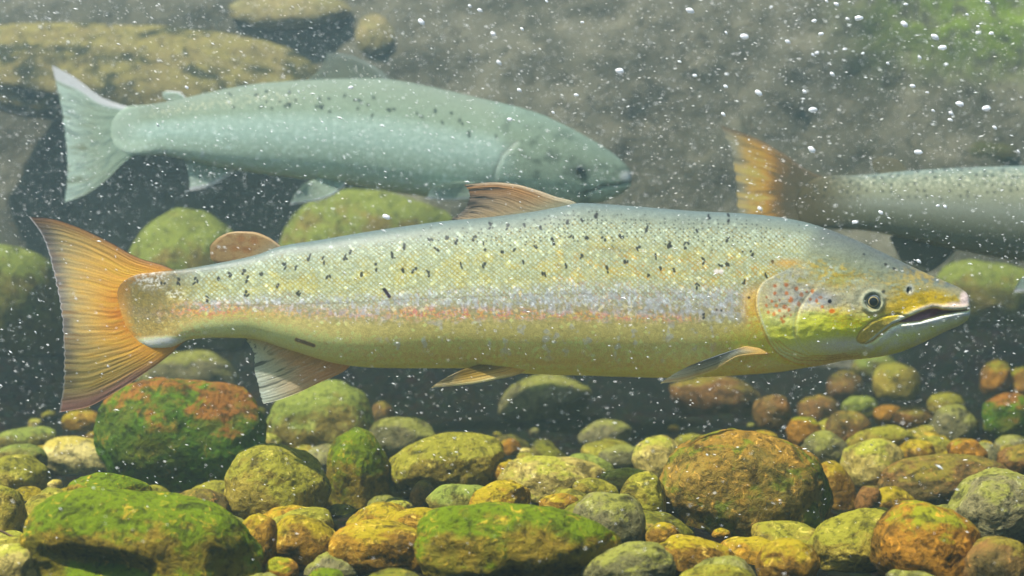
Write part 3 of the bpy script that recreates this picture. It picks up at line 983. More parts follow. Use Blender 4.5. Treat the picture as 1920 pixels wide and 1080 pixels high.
    # fine dots on the back
    gx, gy = np.floor(X / 9), np.floor(Y / 8)
    r1, r2, r3 = hash01(gx, gy, np.full(gx.shape, 31)), hash01(gx, gy, np.full(gx.shape, 32)), hash01(gx, gy, np.full(gx.shape, 33))
    dd = np.hypot(X - (gx + .25 + .5 * r1) * 9, Y - (gy + .25 + .5 * r2) * 8)
    dens = S(700, 1050, X) * S(1520, 1440, X) * S(.03, .07, v) * S(.26, .16, v)
    c = mix(c, lin(62, 62, 52), (1 - S(1.0, 2.4, dd)) * (r3 < 0.62 * dens) * 0.8)
    # large ink spots, each of two or three strokes
    r = np.random.default_rng(5)
    for (sx, sy) in SPOTS:
        nb = r.integers(2, 4)
        par = [(r.uniform(-3.6, 3.6), r.uniform(-5.5, 5.5), r.uniform(1.9, 3.2), r.uniform(3.0, 5.2), r.uniform(-.9, .9)) for _ in range(nb)]
        ii = local(X, Y, sx, sy, 17)
        if not len(ii):
            continue
        m = np.zeros(len(ii))
        for (ox, oy, a, b, an) in par:
            x, y = X[ii] - sx - ox, Y[ii] - sy - oy
            xr, yr = x * math.cos(an) + y * math.sin(an), -x * math.sin(an) + y * math.cos(an)
            m = np.maximum(m, 1 - S(.6, 1.25, np.hypot(xr / a, yr / b) + .25 * n3[ii]))
        c[ii] = mix(c[ii], lin(30, 28, 34), m * 0.92)
    ii = local(X, Y, 725, 549, 20)
    c[ii] = mix(c[ii], lin(50, 34, 52), 1 - S(2.2, 4.2, line_d(X[ii], Y[ii], [(721, 543), (730, 556)])))
    ii = local(X, Y, 570, 642, 40)
    c[ii] = mix(c[ii], lin(70, 48, 34), (1 - S(2.0, 5, line_d(X[ii], Y[ii], [(556, 637), (588, 648)]))) * .9)
    for (sx, sy) in ((1343, 509), (1352, 509)):
        ii = local(X, Y, sx, sy, 10)
        c[ii] = mix(c[ii], lin(226, 214, 206), blob(X[ii], Y[ii], sx, sy, 4.4, 4.4, .4))
    c = mix(c, lin(122, 108, 84), blob(X, Y, 1150, 468, 40, 8, .7) * S(-.1, .4, n3) * .6)

    # ---------------- head
    ii = np.nonzero(X > 1290)[0]
    x, y, cc, vv = X[ii], Y[ii], c[ii], v[ii]
    a1, a2 = fbm2(x / 34, y / 26, 41, 4), fbm2(x / 11, y / 9, 42, 3)
    a3 = fbm2(x / 4, y / 4, 43, 2)
    sd = x - OPX(np.clip(y, 485, 687))
    nape = np.where(y < 497, x - (1494 + (497 - y) * .42 + 12 * a1), sd)
    hm = S(-3, 4, nape) * np.where(y < 497, S(-14, 30, nape), 1)
    hc = table(vv, [(0, (92, 100, 102)), (.12, (118, 126, 114)), (.25, (136, 142, 112)), (.38, (162, 158, 84)), (.5, (182, 166, 64)), (.62, (194, 174, 56)),
                    (.74, (204, 182, 72)), (.84, (200, 186, 128)), (.93, (168, 154, 96)), (1, (140, 130, 84))])
    hc = mix(hc, lin(180, 148, 34), S(-.02, .3, a2 + .4 * a1) * S(.24, .34, vv) * S(.66, .5, vv) * S(1790, 1740, x) * .65)
    hc = mix(hc, lin(164, 176, 156), S(.05, .4, -a2 + .5 * a1) * S(.2, .3, vv) * S(.55, .42, vv) * .6)
    hc = mix(hc, lin(186, 158, 40), S(.05, .3, fbm2(x / 15, y / 8, 47, 2)) * S(.2, .3, vv) * S(.7, .5, vv) * S(1450, 1500, x) * .6)
    hc = mix(hc, lin(146, 145, 142), (blob(x, y, 1478, 555, 60, 42, .8) * .8 + blob(x, y, 1552, 572, 46, 28, .8) * .8) * S(-.5, .1, a2 + .25))
    hc = mix(hc, lin(152, 154, 144), blob(x, y, 1470, 515, 46, 14, .6) * .6)
    hc = mix(hc, lin(150, 140, 46), blob(x, y, 1490, 522, 44, 9, .6) * S(-.1, .3, a2) * .7)
    hc = mix(hc, lin(176, 152, 14), blob(x, y, 1584, 608, 72, 26, .6) * S(-.45, .05, a2 + .2) * .95)
    hc = mix(hc, lin(206, 184, 50), blob(x, y, 1524, 622, 34, 40, .6) * .85)
    hc = mix(hc, lin(184, 158, 40), blob(x, y, 1585, 584, 36, 14, .8) * S(-.3, .1, a2) * .7)
    hc = mix(hc, lin(176, 150, 22), blob(x, y, 1470, 634, 34, 20, .7) * .7)
    hc = mix(hc, lin(196, 190, 164), blob(x, y, 1590, 648, 66, 13, .7) * .6)
    hc = mix(hc, lin(160, 160, 142), blob(x, y, 1628, 556, 46, 30, .7) * .75)
    hc = mix(hc, lin(184, 154, 12), blob(x, y, 1738, 566, 66, 24, .5) * S(-.5, .0, a2 + .15) * .92)
    hc = mix(hc, lin(178, 148, 16), blob(x, y, 1668, 580, 40, 12, .6) * .7)
    hc = mix(hc, lin(196, 164, 40), blob(x, y, 1725, 520, 50, 16, .8) * S(-.3, .2, a2) * .55)
    hc = mix(hc, lin(150, 142, 108), blob(x, y, 1796, 545, 17, 8, .6) * .7)
    hc = mix(hc, lin(238, 214, 206), blob(x, y, 1809, 561, 9, 14, .45) * .95)
    hc = mix(hc, lin(208, 182, 172), blob(x, y, 1795, 573, 22, 7, .6) * .8)
    # lower jaw
    lipy = np.interp(x, [1620, 1636, 1655, 1672, 1690, 1724, 1766, 1790, 1816], [646, 641, 626, 613, 606, 602, 590, 585, 582])
    jaw = S(-1, 2, y - lipy) * S(1612, 1640, x)
    jc = table(((y - lipy) / 62).clip(0, 1), [(0, (214, 196, 160)), (.15, (232, 220, 178)), (.35, (216, 190, 124)), (.55, (222, 210, 164)), (.8, (172, 156, 96)), (1, (150, 140, 90))])
    jc = mix(jc, lin(196, 160, 60), S(.0, .35, a1) * .5)
    hc = hc + (jc * np.array([1.6, 1.26, 0.72]) - hc) * jaw[:, None]  # jaw colours brightened and warmed to offset its bluish shade
    # folds under the gill cover
    fold = np.zeros(len(x))
    for kx in (0, 8, 15):
        fold = np.maximum(fold, np.exp(-((line_d(x, y, [(1446 + kx, 640), (1462 + kx, 660 - kx * .4), (1498 + kx, 675 - kx * .5), (1545 + kx, 676 - kx * .6), (1620, 664 - kx * .5)])) / 1.7) ** 2))
    hc = mix(hc, lin(98, 84, 22), fold * .55 * S(1640, 1560, x))
    # upper jaw bone and lips
    mx = poly_sd(x, y, MAX)
    mc = mix(np.tile(lin(142, 124, 48), (len(x), 1)), lin(158, 140, 34), S(606, 592, y))
    mc = mix(mc, lin(222, 208, 176), S(-9, -3, mx) * S(-3, 3, (y - 617) + (x - 1655) * .8))
    hc = hc + (mc - hc) * (1 - S(-1.5, 1, mx))[:, None]
    hc = mix(hc, lin(96, 84, 40), np.exp(-(mx / 1.5) ** 2) * .75)
    m = poly_sd(x, y, MOUTH)
    hc = mix(hc, lin(208, 190, 170), np.exp(-((m - 5.5) / 3.6) ** 2) * S(1680, 1715, x) * .85)
    hc = mix(hc, lin(96, 40, 60), 1 - S(-1.5, 1.2, m))
    hc = mix(hc, lin(128, 88, 110), (1 - S(-2.5, -.5, m)) * S(1756, 1742, x) * S(589, 598, y + (x - 1724) * .28) * .8)
    hc = mix(hc, lin(92, 74, 60), np.exp(-(line_d(x, y, LIPLINE) / 1.6) ** 2) * .75)
    # preopercle ridge, nostril, ring of the eye
    pd = line_d(x, y, PREOP)
    hc = mix(hc, lin(204, 190, 120), np.exp(-((pd - 3.2) / 2) ** 2) * .35)
    hc = mix(hc, lin(126, 116, 70), np.exp(-(pd / 1.7) ** 2) * .5)
    hc = mix(hc, lin(196, 200, 196), blob(x, y, 1706, 543, 8, 10, .5) * .6)
    hc = mix(hc, lin(20, 20, 24), np.maximum(blob(x, y, 1702.5, 544, 3.0, 6.0, .4), blob(x, y, 1708.5, 543, 1.5, 5, .4) * .8))
    e = np.hypot(x - EX, y - EY)
    hc = mix(hc, lin(142, 148, 124), np.exp(-((e - 18) / 4) ** 2) * .8)
    hc = mix(hc, lin(70, 74, 70), np.exp(-((e - 14) / 1.8) ** 2) * .8)
    hc = mix(hc, lin(120, 108, 70), np.exp(-((e - 24) / 2.2) ** 2) * .4 * (y > EY))
    # rust spots on the gill cover
    rr = np.random.default_rng(8)
    for (sx, sy, r_) in RED:
        w = hc_i = None
        kk = np.hypot((x - sx) * rr.uniform(.85, 1.2), (y - sy) * rr.uniform(.75, 1.1)) + 1.6 * a3
        tone = lin(168, 92, 34) if rr.random() < .55 else lin(140, 88, 48)
        hc = mix(hc, tone, (1 - S(r_ * .55, r_ * 1.15, kk)) * .85)
    hc = mix(hc, lin(214, 96, 14), 1 - S(3.6, 6.2, np.hypot((x - 1560) * .85, (y - 583.4) * 1.15) + 1.2 * a3))
    hc = mix(hc, lin(26, 24, 38), 1 - S(2.8, 5.0, np.hypot(x - 1555.6, y - 565)))
    for (sx, sy, r_) in DOTS[:4]:
        hc = mix(hc, lin(48, 42, 40), (1 - S(r_ * .5, r_ * 1.3, np.hypot((x - sx) * .8, y - sy))) * .9)
    hc = mix(hc, hc * .82, S(0, .4, a3))
    # shoulder behind the gill cover
    sh = S(-46, -6, sd) * S(516, 560, y) * S(1372, 1400, x)
    cc = mix(cc, lin(200, 154, 34), sh * .8)
    cc = mix(cc, lin(222, 196, 116), sh * S(.1, .4, a2) * .6)
    cc = mix(cc, lin(186, 160, 44), blob(x, y, 1400, 646, 62, 26, .8) * .75)
    cc = mix(cc, lin(204, 128, 70), blob(x, y, 1352, 652, 20, 12, .8) * .35)
    for (sx, sy, r_) in DOTS[4:]:
        cc = mix(cc, lin(50, 40, 40), (1 - S(r_ * .5, r_ * 1.3, np.hypot(x - sx, y - sy))) * .9)
    cc = mix(cc, lin(198, 146, 50), blob(x, y, 1478, 494, 26, 8, .8) * .6)
    cc = cc + (hc * (1.05 + .2 * S(.5, .65, vv))[:, None] - cc) * hm[:, None]
    cc = mix(cc, lin(96, 84, 52), np.exp(-((sd + 1) / 2.2) ** 2) * S(497, 515, y) * .5)
    cc = mix(cc, lin(206, 202, 190), np.exp(-((sd - 3.5) / 2.2) ** 2) * S(500, 520, y) * S(650, 610, y) * .35)
    c[ii] = cc
    ga, gb, da, db = lattice(X * 1.0, Y, 9.0, 8.0)
    glint = hash01(da, db, np.full(da.shape, 9))
    c = c * (1 + .15 * n3 + .08 * n2 + (.34 * (glint - .5) + .5 * S(.93, 1.0, glint)) * S(.02, .08, v) * S(1480, 1400, X) * S(250, 300, X) * (1 - .45 * S(.66, .75, v)))[:, None]
    c = c * (1 + S(.6, .9, v)[:, None] * np.array([.10, .02, -.12]))  # underside tinted warm to counter blue sky light
    # pale underside, lightened further to offset shade; back darkened against the sun
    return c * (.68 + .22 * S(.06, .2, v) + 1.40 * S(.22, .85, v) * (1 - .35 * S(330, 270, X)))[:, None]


salmon = salmon_root('salmon', 940, 560, D1, 'large brown spotted salmon with an orange tail fin, sharp and close before the other two')
Xs = np.concatenate([217 + 23 * (np.linspace(0, 1, 40) ** 2)[:-1], np.linspace(240, 1795, 1150)[:-1], 1818.5 - 23.5 * (np.linspace(1, 0, 60) ** 2)])
body_mesh(salmon, D1, top1, bot1, wid1, Xs, 330, 70, paint_salmon, disp_salmon)


def flank_y(X, Y, d, top, bot, wid, power=.7):
    """depth of the near flank at a photo pixel"""
    yo = 0.0
    for _ in range(4):
        x, y = 960 + (X - 960) * (d - yo) / d, 540 + (Y - 540) * (d - yo) / d
        t, b = float(top(x)), float(bot(x))
        c_ = np.clip(((t + b) / 2 - y) / ((b - t) / 2), -1, 1)
        yo = float(wid(x)) * d / F * (1 - c_ * c_) ** (power / 2)
    return d - yo


EYEC = [(0, lin(10, 12, 18)), (.58, lin(14, 16, 22)), (.62, lin(196, 176, 110)), (.69, lin(150, 138, 100)), (.74, lin(58, 66, 78)), (.88, lin(92, 104, 112)), (.94, lin(142, 150, 144)), (1, lin(120, 128, 124))]
ye = flank_y(EX, EY, D1, top1, bot1, wid1)
eye_mesh(salmon, D1, EX, EY, 13.4, ye + 0.0014, EYEC, .42)
ex2 = 960 + (EX - 960) * ye / D1
far_eye = eye_mesh(salmon, D1, 960 + (ex2 - 960) * D1 / (2 * D1 - ye), 540 + (EY - 540) * ye / (2 * D1 - ye), 15.5, ye, EYEC, .42, -1)
far_eye.location = Vector(px2w(EX, EY, ye)) - salmon.location + Vector((0, 2 * (D1 - ye) - 0.0016, 0))


def ray_noise(s, t, n, seed):
    w = .35 * fbm2(s * 7, t * 2, seed + 3, 2)
    return fbm2(s * n + w, t * 1.6, seed, 3, .6)


def paint_tail(s, t, X, Y):
    r = ray_noise(s, t, 34, 101)
    r2 = ray_noise(s, t, 90, 102)
    c = table(t, [(0, (208, 142, 40)), (.25, (210, 158, 56)), (.55, (200, 164, 84)), (.8, (176, 156, 104)), (.93, (144, 136, 112)), (1, (128, 120, 116))])
    c = mix(c, lin(178, 158, 84), S(.58, .8, s) * S(.15, .5, t) * .6)
    c = mix(c, lin(186, 104, 26), np.exp(-((s - .47) / .13) ** 2) * S(.6, .1, t) * .6)
    c = mix(c, lin(214, 170, 60), S(.0, .35, r) * .55 * S(1, .6, t))
    c = mix(c, lin(138, 104, 60), S(.05, .45, -r) * (.12 + .38 * t))
    c = mix(c, lin(160, 118, 60), S(.05, .4, r2) * .35)
    c = mix(c, lin(164, 116, 70), S(.10, .0, s) * .8)
    c = mix(c, lin(96, 74, 70), S(.022, .0, s) * .6)
    c = mix(c, lin(178, 128, 122), S(.88, .98, s) * S(.1, .5, t) * .85)
    c = mix(c, lin(120, 84, 62), S(.975, 1.0, s) * .8)
    c = mix(c, lin(84, 76, 78), S(.84, .97, t) * S(-.2, .2, r) * .6)
    c = mix(c, lin(206, 204, 206), S(.985, 1.0, t) * .8)
    return c


fin_mesh('tail_fin', salmon, D1,
         [(335, 510), (300, 520), (262, 530), (243, 553), (238, 580), (245, 608), (264, 630), (300, 643), (348, 639)],
         [(54, 406), (75, 433), (88, 460), (104, 520), (112, 560), (118, 605), (121, 655), (121, 705), (117, 742), (111, 773)],
         [(335, 510), (310, 499), (262, 484), (200, 451), (130, 420), (90, 409), (54, 406)],
         [(348, 639), (310, 672), (262, 706), (205, 742), (160, 764), (111, 773)],
         paint_tail, thick=0.0022, ns=240, nt=130, rays=26, jag=3.2, seed=4, curve=0.005, gain=1.5)


def paint_dorsal(s, t, X, Y):
    r = ray_noise(s, t, 15, 111)
    r2 = ray_noise(s, t, 50, 112)
    c = table(t, [(0, (148, 138, 110)), (.3, (158, 136, 102)), (.7, (142, 124, 100)), (1, (96, 90, 84))])
    c = mix(c, lin(170, 120, 66), S(.45, .1, s) * S(.15, .5, t) * .7)
    c = mix(c, lin(176, 164, 140), S(.1, .02, s) * .7)
    c = mix(c, lin(40, 36, 36), S(.02, .25, -r) * (.2 + .8 * S(.35, .9, t)))
    c = mix(c, lin(56, 50, 46), S(.05, .3, r2) * S(.5, .95, t) * .75)
    c = mix(c, lin(130, 134, 110), S(.25, .0, t) * .5)
    c = mix(c, lin(50, 48, 40), S(.93, .97, s) * .7)
    return c


fin_mesh('dorsal_fin', salmon, D1,
         [(1092, 390), (1048, 398), (1000, 406), (930, 414), (862, 419)],
         [(870, 346), (879, 356), (882, 371), (875, 388), (862, 402), (846, 411)],
         [(1092, 390), (1075, 377), (1047, 370), (1007, 356), (966, 345), (925, 341.5), (870, 346)],
         [(862, 419), (846, 411)],
         paint_dorsal, thick=0.004, ns=140, nt=120, rays=13, jag=3.5, seed=9)


def paint_adipose(s, t, X, Y):
    n = fbm2(X / 14, Y / 11, 121, 3)
    c = mix(np.tile(lin(162, 134, 88), (len(s), 1)), lin(146, 138, 112), S(.35, 0, t) * .9)
    for (ax, ay) in ((452, 448), (440, 466), (462, 468), (476, 452)):
        c = mix(c, lin(150, 90, 34), blob(X, Y, ax, ay, 9, 6, .8) * .6)
    c = mix(c, lin(136, 96, 56), S(.0, .4, n) * .6)
    c = mix(c, lin(120, 78, 46), S(.82, 1, s) * .6)
    return mix(c, lin(190, 164, 130), S(.08, .0, s) * .5)


fin_mesh('adipose_fin', salmon, D1,
         [(532, 468), (508, 480), (485, 486)],
         [(426, 436.5), (405, 448), (393, 465), (394, 482), (408, 495)],
         [(532, 466), (520, 456), (502, 444), (474, 434.5), (448, 433.5), (426, 436.5)],
         [(485, 486), (468, 488), (440, 494), (408, 495)],
         paint_adipose, thick=0.009, ns=60, nt=60, rays=3, jag=0.3, seed=11, relief=0, gain=1.2)


def paint_anal(s, t, X, Y):
    r = ray_noise(s, t, 17, 131)
    r2 = ray_noise(s, t, 60, 132)
    c = table(t, [(0, (190, 158, 96)), (.3, (196, 152, 100)), (.6, (190, 180, 146)), (1, (186, 192, 180))])
    c = mix(c, lin(200, 150, 104), S(.45, .05, s) * S(.95, .3, t) * .7)
    c = mix(c, lin(196, 190, 150), S(.35, .9, s) * .5)
    c = mix(c, lin(70, 72, 62), S(.08, .3, -r) * (.15 + .7 * S(.25, .8, t)) * S(.02, .15, s))
    c = mix(c, lin(220, 216, 192), S(.1, .4, r2) * .35)
    return c


fin_mesh('anal_fin', salmon, D1,
         [(662, 680), (610, 667), (550, 650), (500, 632), (462, 626)],
         [(494, 757), (489, 740), (484, 715), (478, 692), (478, 668), (470, 648), (460, 636)],
         [(662, 680), (648, 694), (600, 717), (555, 738), (515, 752), (494, 757)],
         [(462, 626), (460, 636)],
         paint_anal, thick=0.004, ns=140, nt=90, rays=13, jag=3.0, seed=13, mat=FIN)


def paint_pelvic(s, t, X, Y):
    r = ray_noise(s, t, 9, 141)
    c = table(s, [(0, (228, 212, 176)), (.15, (206, 178, 108)), (.45, (158, 128, 50)), (.8, (104, 84, 24)), (1, (90, 72, 22))])
    c = mix(c, lin(206, 156, 40), S(.4, .0, t) * S(.6, .2, s) * .8)
    c = mix(c, lin(196, 188, 160), S(.6, 1, t) * .55)
    c = mix(c, lin(84, 70, 30), S(.0, .3, r) * S(.15, .4, s) * .55)
    return c


def paint_pectoral(s, t, X, Y):
    r = ray_noise(s, t, 10, 151)
    c = table(s, [(0, (222, 206, 140)), (.12, (186, 170, 110)), (.4, (150, 150, 132)), (.75, (112, 116, 112)), (1, (74, 80, 86))])
    c = mix(c, lin(196, 156, 70), S(.3, .0, t) * .8)
    c = mix(c, lin(186, 190, 184), S(.55, 1, t) * S(.9, .3, s) * .6)
    c = mix(c, lin(84, 82, 70), S(.0, .3, r) * S(.1, .3, s) * .5)
    return mix(c, lin(176, 132, 84), np.exp(-((s - .12) / .05) ** 2) * .4)


for sd_ in (1, -1):
    fin_mesh('pelvic_fin', salmon, D1,
             [(992, 690), (960, 684), (912, 680)], [(809, 727), (820, 718), (838, 707)],
             [(992, 690), (972, 702), (930, 711.5), (880, 720.5), (809, 727)], [(912, 680), (872, 691), (838, 707)],
             paint_pelvic, yo=(-0.017, -0.03), thick=0.004, ns=60, nt=90, rays=8, jag=1.0, seed=15, side=sd_)
    fin_mesh('pectoral_fin', salmon, D1,
             [(1444, 664), (1428, 654), (1405, 646)], [(1238, 719), (1262, 702), (1294, 685)],
             [(1444, 664), (1391, 668), (1338, 695), (1275, 714), (1238, 719)], [(1405, 646), (1345, 666), (1294, 685)],
             paint_pectoral, yo=(-0.029, -0.055), thick=0.005, ns=70, nt=100, rays=9, jag=1.2, seed=17, side=sd_)

# ---- the pale salmon behind
D2 = 1.92
top2 = pchip([206, 210, 220, 245, 270, 320, 400, 500, 600, 700, 740, 800, 900, 1000, 1050, 1100, 1150, 1172, 1182, 1185],
             [245, 228, 212, 199, 197, 190, 172, 156, 150, 148, 151, 162, 185, 210, 231, 257, 289, 308, 322, 336])
bot2 = pchip([206, 210, 220, 245, 270, 300, 350, 450, 540, 650, 750, 850, 920, 1000, 1060, 1110, 1150, 1172, 1182, 1185],
             [247, 262, 278, 290, 291, 291, 300, 320, 332, 346, 362, 375, 379, 382, 385, 383, 371, 358, 348, 338])
wid2 = pchip([206, 212, 245, 300, 450, 650, 850, 950, 1030, 1100, 1150, 1178, 1185], [.6, 2, 5, 14, 34, 48, 54, 53, 46, 33, 20, 10, 1])
OP2 = [(968, 268), (944, 290), (932, 315), (926, 340), (932, 362), (948, 376)]


def paint_pale(X, Y, v):
    c = table(v, [(0, (104, 116, 104)), (.15, (130, 144, 124)), (.32, (146, 164, 140)), (.45, (178, 202, 186)), (.6, (176, 202, 186)), (.75, (166, 188, 166)), (1, (184, 198, 174))])  # paled tones, part of the water haze painted into the skin
    n2 = fbm2(X / 12, Y / 8, 212, 3)
    n3 = fbm2(X / 4.5, Y / 3.5, 213, 2)
    c = mix(c, lin(206, 226, 216), S(.1, .4, n2) * S(.3, .45, v) * .5)
    c = mix(c, lin(228, 222, 186), S(.15, .45, n3) * np.exp(-((v - .2 - .0 * X) / .07) ** 2) * S(240, 300, X) * S(640, 500, X) * .9)
    fa, fb, ca, cb = lattice(X, Y, 7.5, 6.6)
    rim = np.minimum(fa, fb)
    c = mix(c, lin(104, 124, 112), (1 - S(.05, .3, rim)) * S(.05, .15, v) * S(.6, .45, v) * .35)
    r = np.random.default_rng(22)
    for _ in range(46):
        sx = r.uniform(420, 960)
        sy = 148 + np.interp(sx, [420, 700, 960], [32, 40, 85]) + r.uniform(-16, 22) + (sx - 420) * .03
        for q in range(2):
            ox, oy = r.uniform(-2.5, 2.5, 2)
            ii = local(X, Y, sx, sy, 9)
            c[ii] = mix(c[ii], lin(30, 42, 44), (1 - S(.6, 1.3, np.hypot((X[ii] - sx - ox) / 2.0, (Y[ii] - sy - oy) / 3.0))) * .85)
    h = S(930, 975, X - .25 * (Y - 300))
    hc = table(v, [(0, (106, 124, 112)), (.3, (134, 152, 130)), (.55, (150, 168, 144)), (.75, (172, 190, 164)), (1, (164, 182, 164))])
    hc = mix(hc, lin(82, 96, 84), S(.0, .4, fbm2(X / 30, Y / 22, 230, 3)) * .6)
    c = c + (hc - c) * h[:, None]
    c = mix(c, lin(142, 158, 140) * 1.45, S(290, 216, X + 14 * n2))
    c = c * ((1 + .22 * n3 + .12 * n2) * (1 + .45 * S(.6, .9, v)))[:, None]  # lower body lightened to make up for its shade
    pd = line_d(X, Y, OP2)
    c = mix(c, lin(212, 222, 204), np.exp(-(pd / 5) ** 2) * .5)
    c = mix(c, lin(52, 62, 58), np.exp(-(line_d(X, Y, [(1096, 362), (1130, 350), (1160, 346), (1184, 341)]) / 3.0) ** 2) * .85)
    c = mix(c, lin(52, 62, 62), blob(X, Y, 1086, 320, 20, 13, .8) * .7)
    c = mix(c, lin(236, 240, 236), blob(X, Y, 1174, 331, 11, 9, .6) * .9)  # painted glint on the nose
    return c


def disp_pale(X, Y, v):
    q = -0.0016 * np.exp(-(line_d(X, Y, [(1096, 362), (1130, 350), (1160, 346), (1184, 341)]) / 3.0) ** 2)
    pd = line_d(X, Y, OP2)
    return q - 0.0005 * np.exp(-((pd) / 5) ** 2)


def paint_pale_fin(s, t, X, Y):
    r = ray_noise(s, t, 14, 231)
    c = table(t, [(0, (140, 158, 138)), (.5, (152, 166, 146)), (1, (176, 192, 180))])
    c = mix(c, lin(120, 126, 96), S(.0, .3, r) * S(.3, .7, t) * .7)
    c = mix(c, lin(70, 90, 90), S(.05, .3, -r) * .4)
    return mix(c, lin(224, 240, 236), S(.16, .04, s) * .9)


pale = salmon_root('salmon', 680, 260, D2, 'pale silvery green salmon seen through hazy water, swimming above and behind the spotted one')
Xs = np.concatenate([206 + 14 * (np.linspace(0, 1, 20) ** 2)[:-1], np.linspace(220, 1170, 560)[:-1], 1185 - 15 * (np.linspace(1, 0, 30) ** 2)])
body_mesh(pale, D2, top2, bot2, wid2, Xs, 190, 50, paint_pale, disp_pale, mat=SKIN_FAR)
y2 = flank_y(1086, 319, D2, top2, bot2, wid2)
eye_mesh(pale, D2, 1086, 319, 9.5, y2 + 0.001, [(0, lin(16, 20, 24)), (.6, lin(20, 24, 28)), (.7, lin(110, 118, 104)), (1, lin(84, 96, 92))], .4)
fin_mesh('tail_fin', pale, D2, [(262, 204), (232, 214), (222, 245), (232, 276), (258, 286)],
         [(97, 121), (108, 165), (116, 205), (122, 245), (126, 285), (127, 330), (121, 379)],
         [(262, 204), (238, 199), (195, 184), (140, 145), (97, 121)], [(258, 286), (232, 304), (198, 338), (160, 364), (121, 379)],
         paint_pale_fin, thick=0.0022, ns=140, nt=80, rays=18, jag=3, seed=31, mat=FIN, gain=1.7)
fin_mesh('dorsal_fin', pale, D2, [(742, 160), (690, 158), (640, 160), (586, 160)], [(614, 98), (606, 120), (592, 138), (574, 152)],
         [(742, 160), (722, 138), (680, 112), (645, 100), (614, 98)], [(586, 160), (574, 152)],
         lambda s, t, X, Y: mix(paint_pale_fin(s, t, X, Y), lin(92, 98, 84), np.full(s.shape, .8)), thick=0.004, ns=70, nt=60, rays=11, jag=2, seed=32, mat=FIN_T)
fin_mesh('adipose_fin', pale, D2, [(352, 186), (340, 190), (330, 192)], [(312, 170), (304, 176), (308, 186)], [(352, 186), (335, 172), (312, 170)],
         [(330, 192), (320, 190), (308, 186)], lambda s, t, X, Y: paint_pale_fin(s, t, X, Y), thick=0.006, ns=30, nt=30, rays=3, jag=.2, seed=33)
fin_mesh('anal_fin', pale, D2, [(452, 312), (410, 306), (350, 292)], [(355, 358), (356, 340), (352, 318), (345, 300)],
         [(452, 312), (425, 332), (392, 350), (355, 358)], [(350, 292), (345, 300)], paint_pale_fin, thick=0.004, ns=60, nt=50, rays=11, jag=2, seed=34, mat=FIN)
for sd_ in (1, -1):
    fin_mesh('pelvic_fin', pale, D2, [(652, 340), (630, 338), (598, 334)], [(543, 384), (553, 364), (568, 346)],
             [(652, 340), (640, 356), (600, 376), (543, 384)], [(598, 334), (584, 338), (568, 346)],
             paint_pale_fin, yo=(-0.012, -0.03), thick=0.005, ns=40, nt=50, rays=8, jag=1.5, seed=35, mat=FIN, side=sd_)
    fin_mesh('pectoral_fin', pale, D2, [(930, 368), (922, 356), (912, 346)], [(800, 372), (806, 356), (826, 344)],
             [(930, 368), (880, 374), (835, 376), (800, 372)], [(912, 346), (870, 340), (826, 344)],
             paint_pale_fin, yo=(-0.022, -0.05), thick=0.005, ns=40, nt=50, rays=9, jag=1.5, seed=36, side=sd_)

# ---- the third salmon, mostly beyond the frame
D3 = 1.80
top3 = pchip([1490, 1496, 1515, 1545, 1620, 1700, 1800, 1920, 2100, 2300, 2450, 2560, 2620, 2650, 2656], [385, 362, 342, 331, 328, 321, 315, 311, 308, 320, 348, 386, 415, 440, 455])
bot3 = pchip([1490, 1496, 1515, 1545, 1620, 1700, 1800, 1920, 2100, 2300, 2450, 2560, 2620, 2650, 2656], [387, 408, 422, 428, 432, 448, 470, 490, 504, 506, 500, 492, 482, 470, 458])
wid3 = pchip([1490, 1500, 1545, 1650, 1800, 2000, 2200, 2400, 2520, 2620, 2656], [.6, 2, 8, 24, 40, 52, 54, 50, 40, 16, 1])


def paint_third(X, Y, v):
    c = table(v, [(0, (98, 112, 108)), (.12, (116, 126, 108)), (.3, (140, 144, 118)), (.5, (138, 144, 128)), (.75, (112, 116, 92)), (1, (142, 142, 116))])
    n3 = fbm2(X / 5, Y / 4, 313, 2)
    c = mix(c, lin(206, 206, 178), S(.1, .4, n3) * np.exp(-((v - .17) / .12) ** 2) * .85)
    gx, gy = np.floor(X / 16), np.floor(Y / 13)
    r1, r2, r3 = hash01(gx, gy, np.full(gx.shape, 61)), hash01(gx, gy, np.full(gx.shape, 62)), hash01(gx, gy, np.full(gx.shape, 63))
    dd = np.hypot(X - (gx + .25 + .5 * r1) * 16, (Y - (gy + .25 + .5 * r2) * 13) * .8)
    c = mix(c, lin(92, 84, 58) * 0.85, S(1660, 1510, X + 14 * n3) * .97)
    c = c * (1 + .2 * n3)[:, None]
    return mix(c, lin(44, 48, 48), (1 - S(1.6, 3.6, dd)) * (r3 < .5) * S(.5, .35, v) * .8)


def paint_third_tail(s, t, X, Y):
    r = ray_noise(s, t, 18, 331)
    c = table(t, [(0, (90, 84, 60)), (.3, (100, 84, 56)), (.48, (150, 110, 46)), (.62, (214, 160, 50)), (.82, (206, 168, 80)), (.93, (170, 162, 130)), (1, (150, 150, 132))])
    c = mix(c, lin(226, 190, 96), S(.05, .35, r) * S(.4, .6, t) * .7)
    c = mix(c, lin(88, 80, 58), S(.05, .3, -r) * .5)
    return mix(c, lin(132, 110, 84), S(.08, .0, s) * .8)


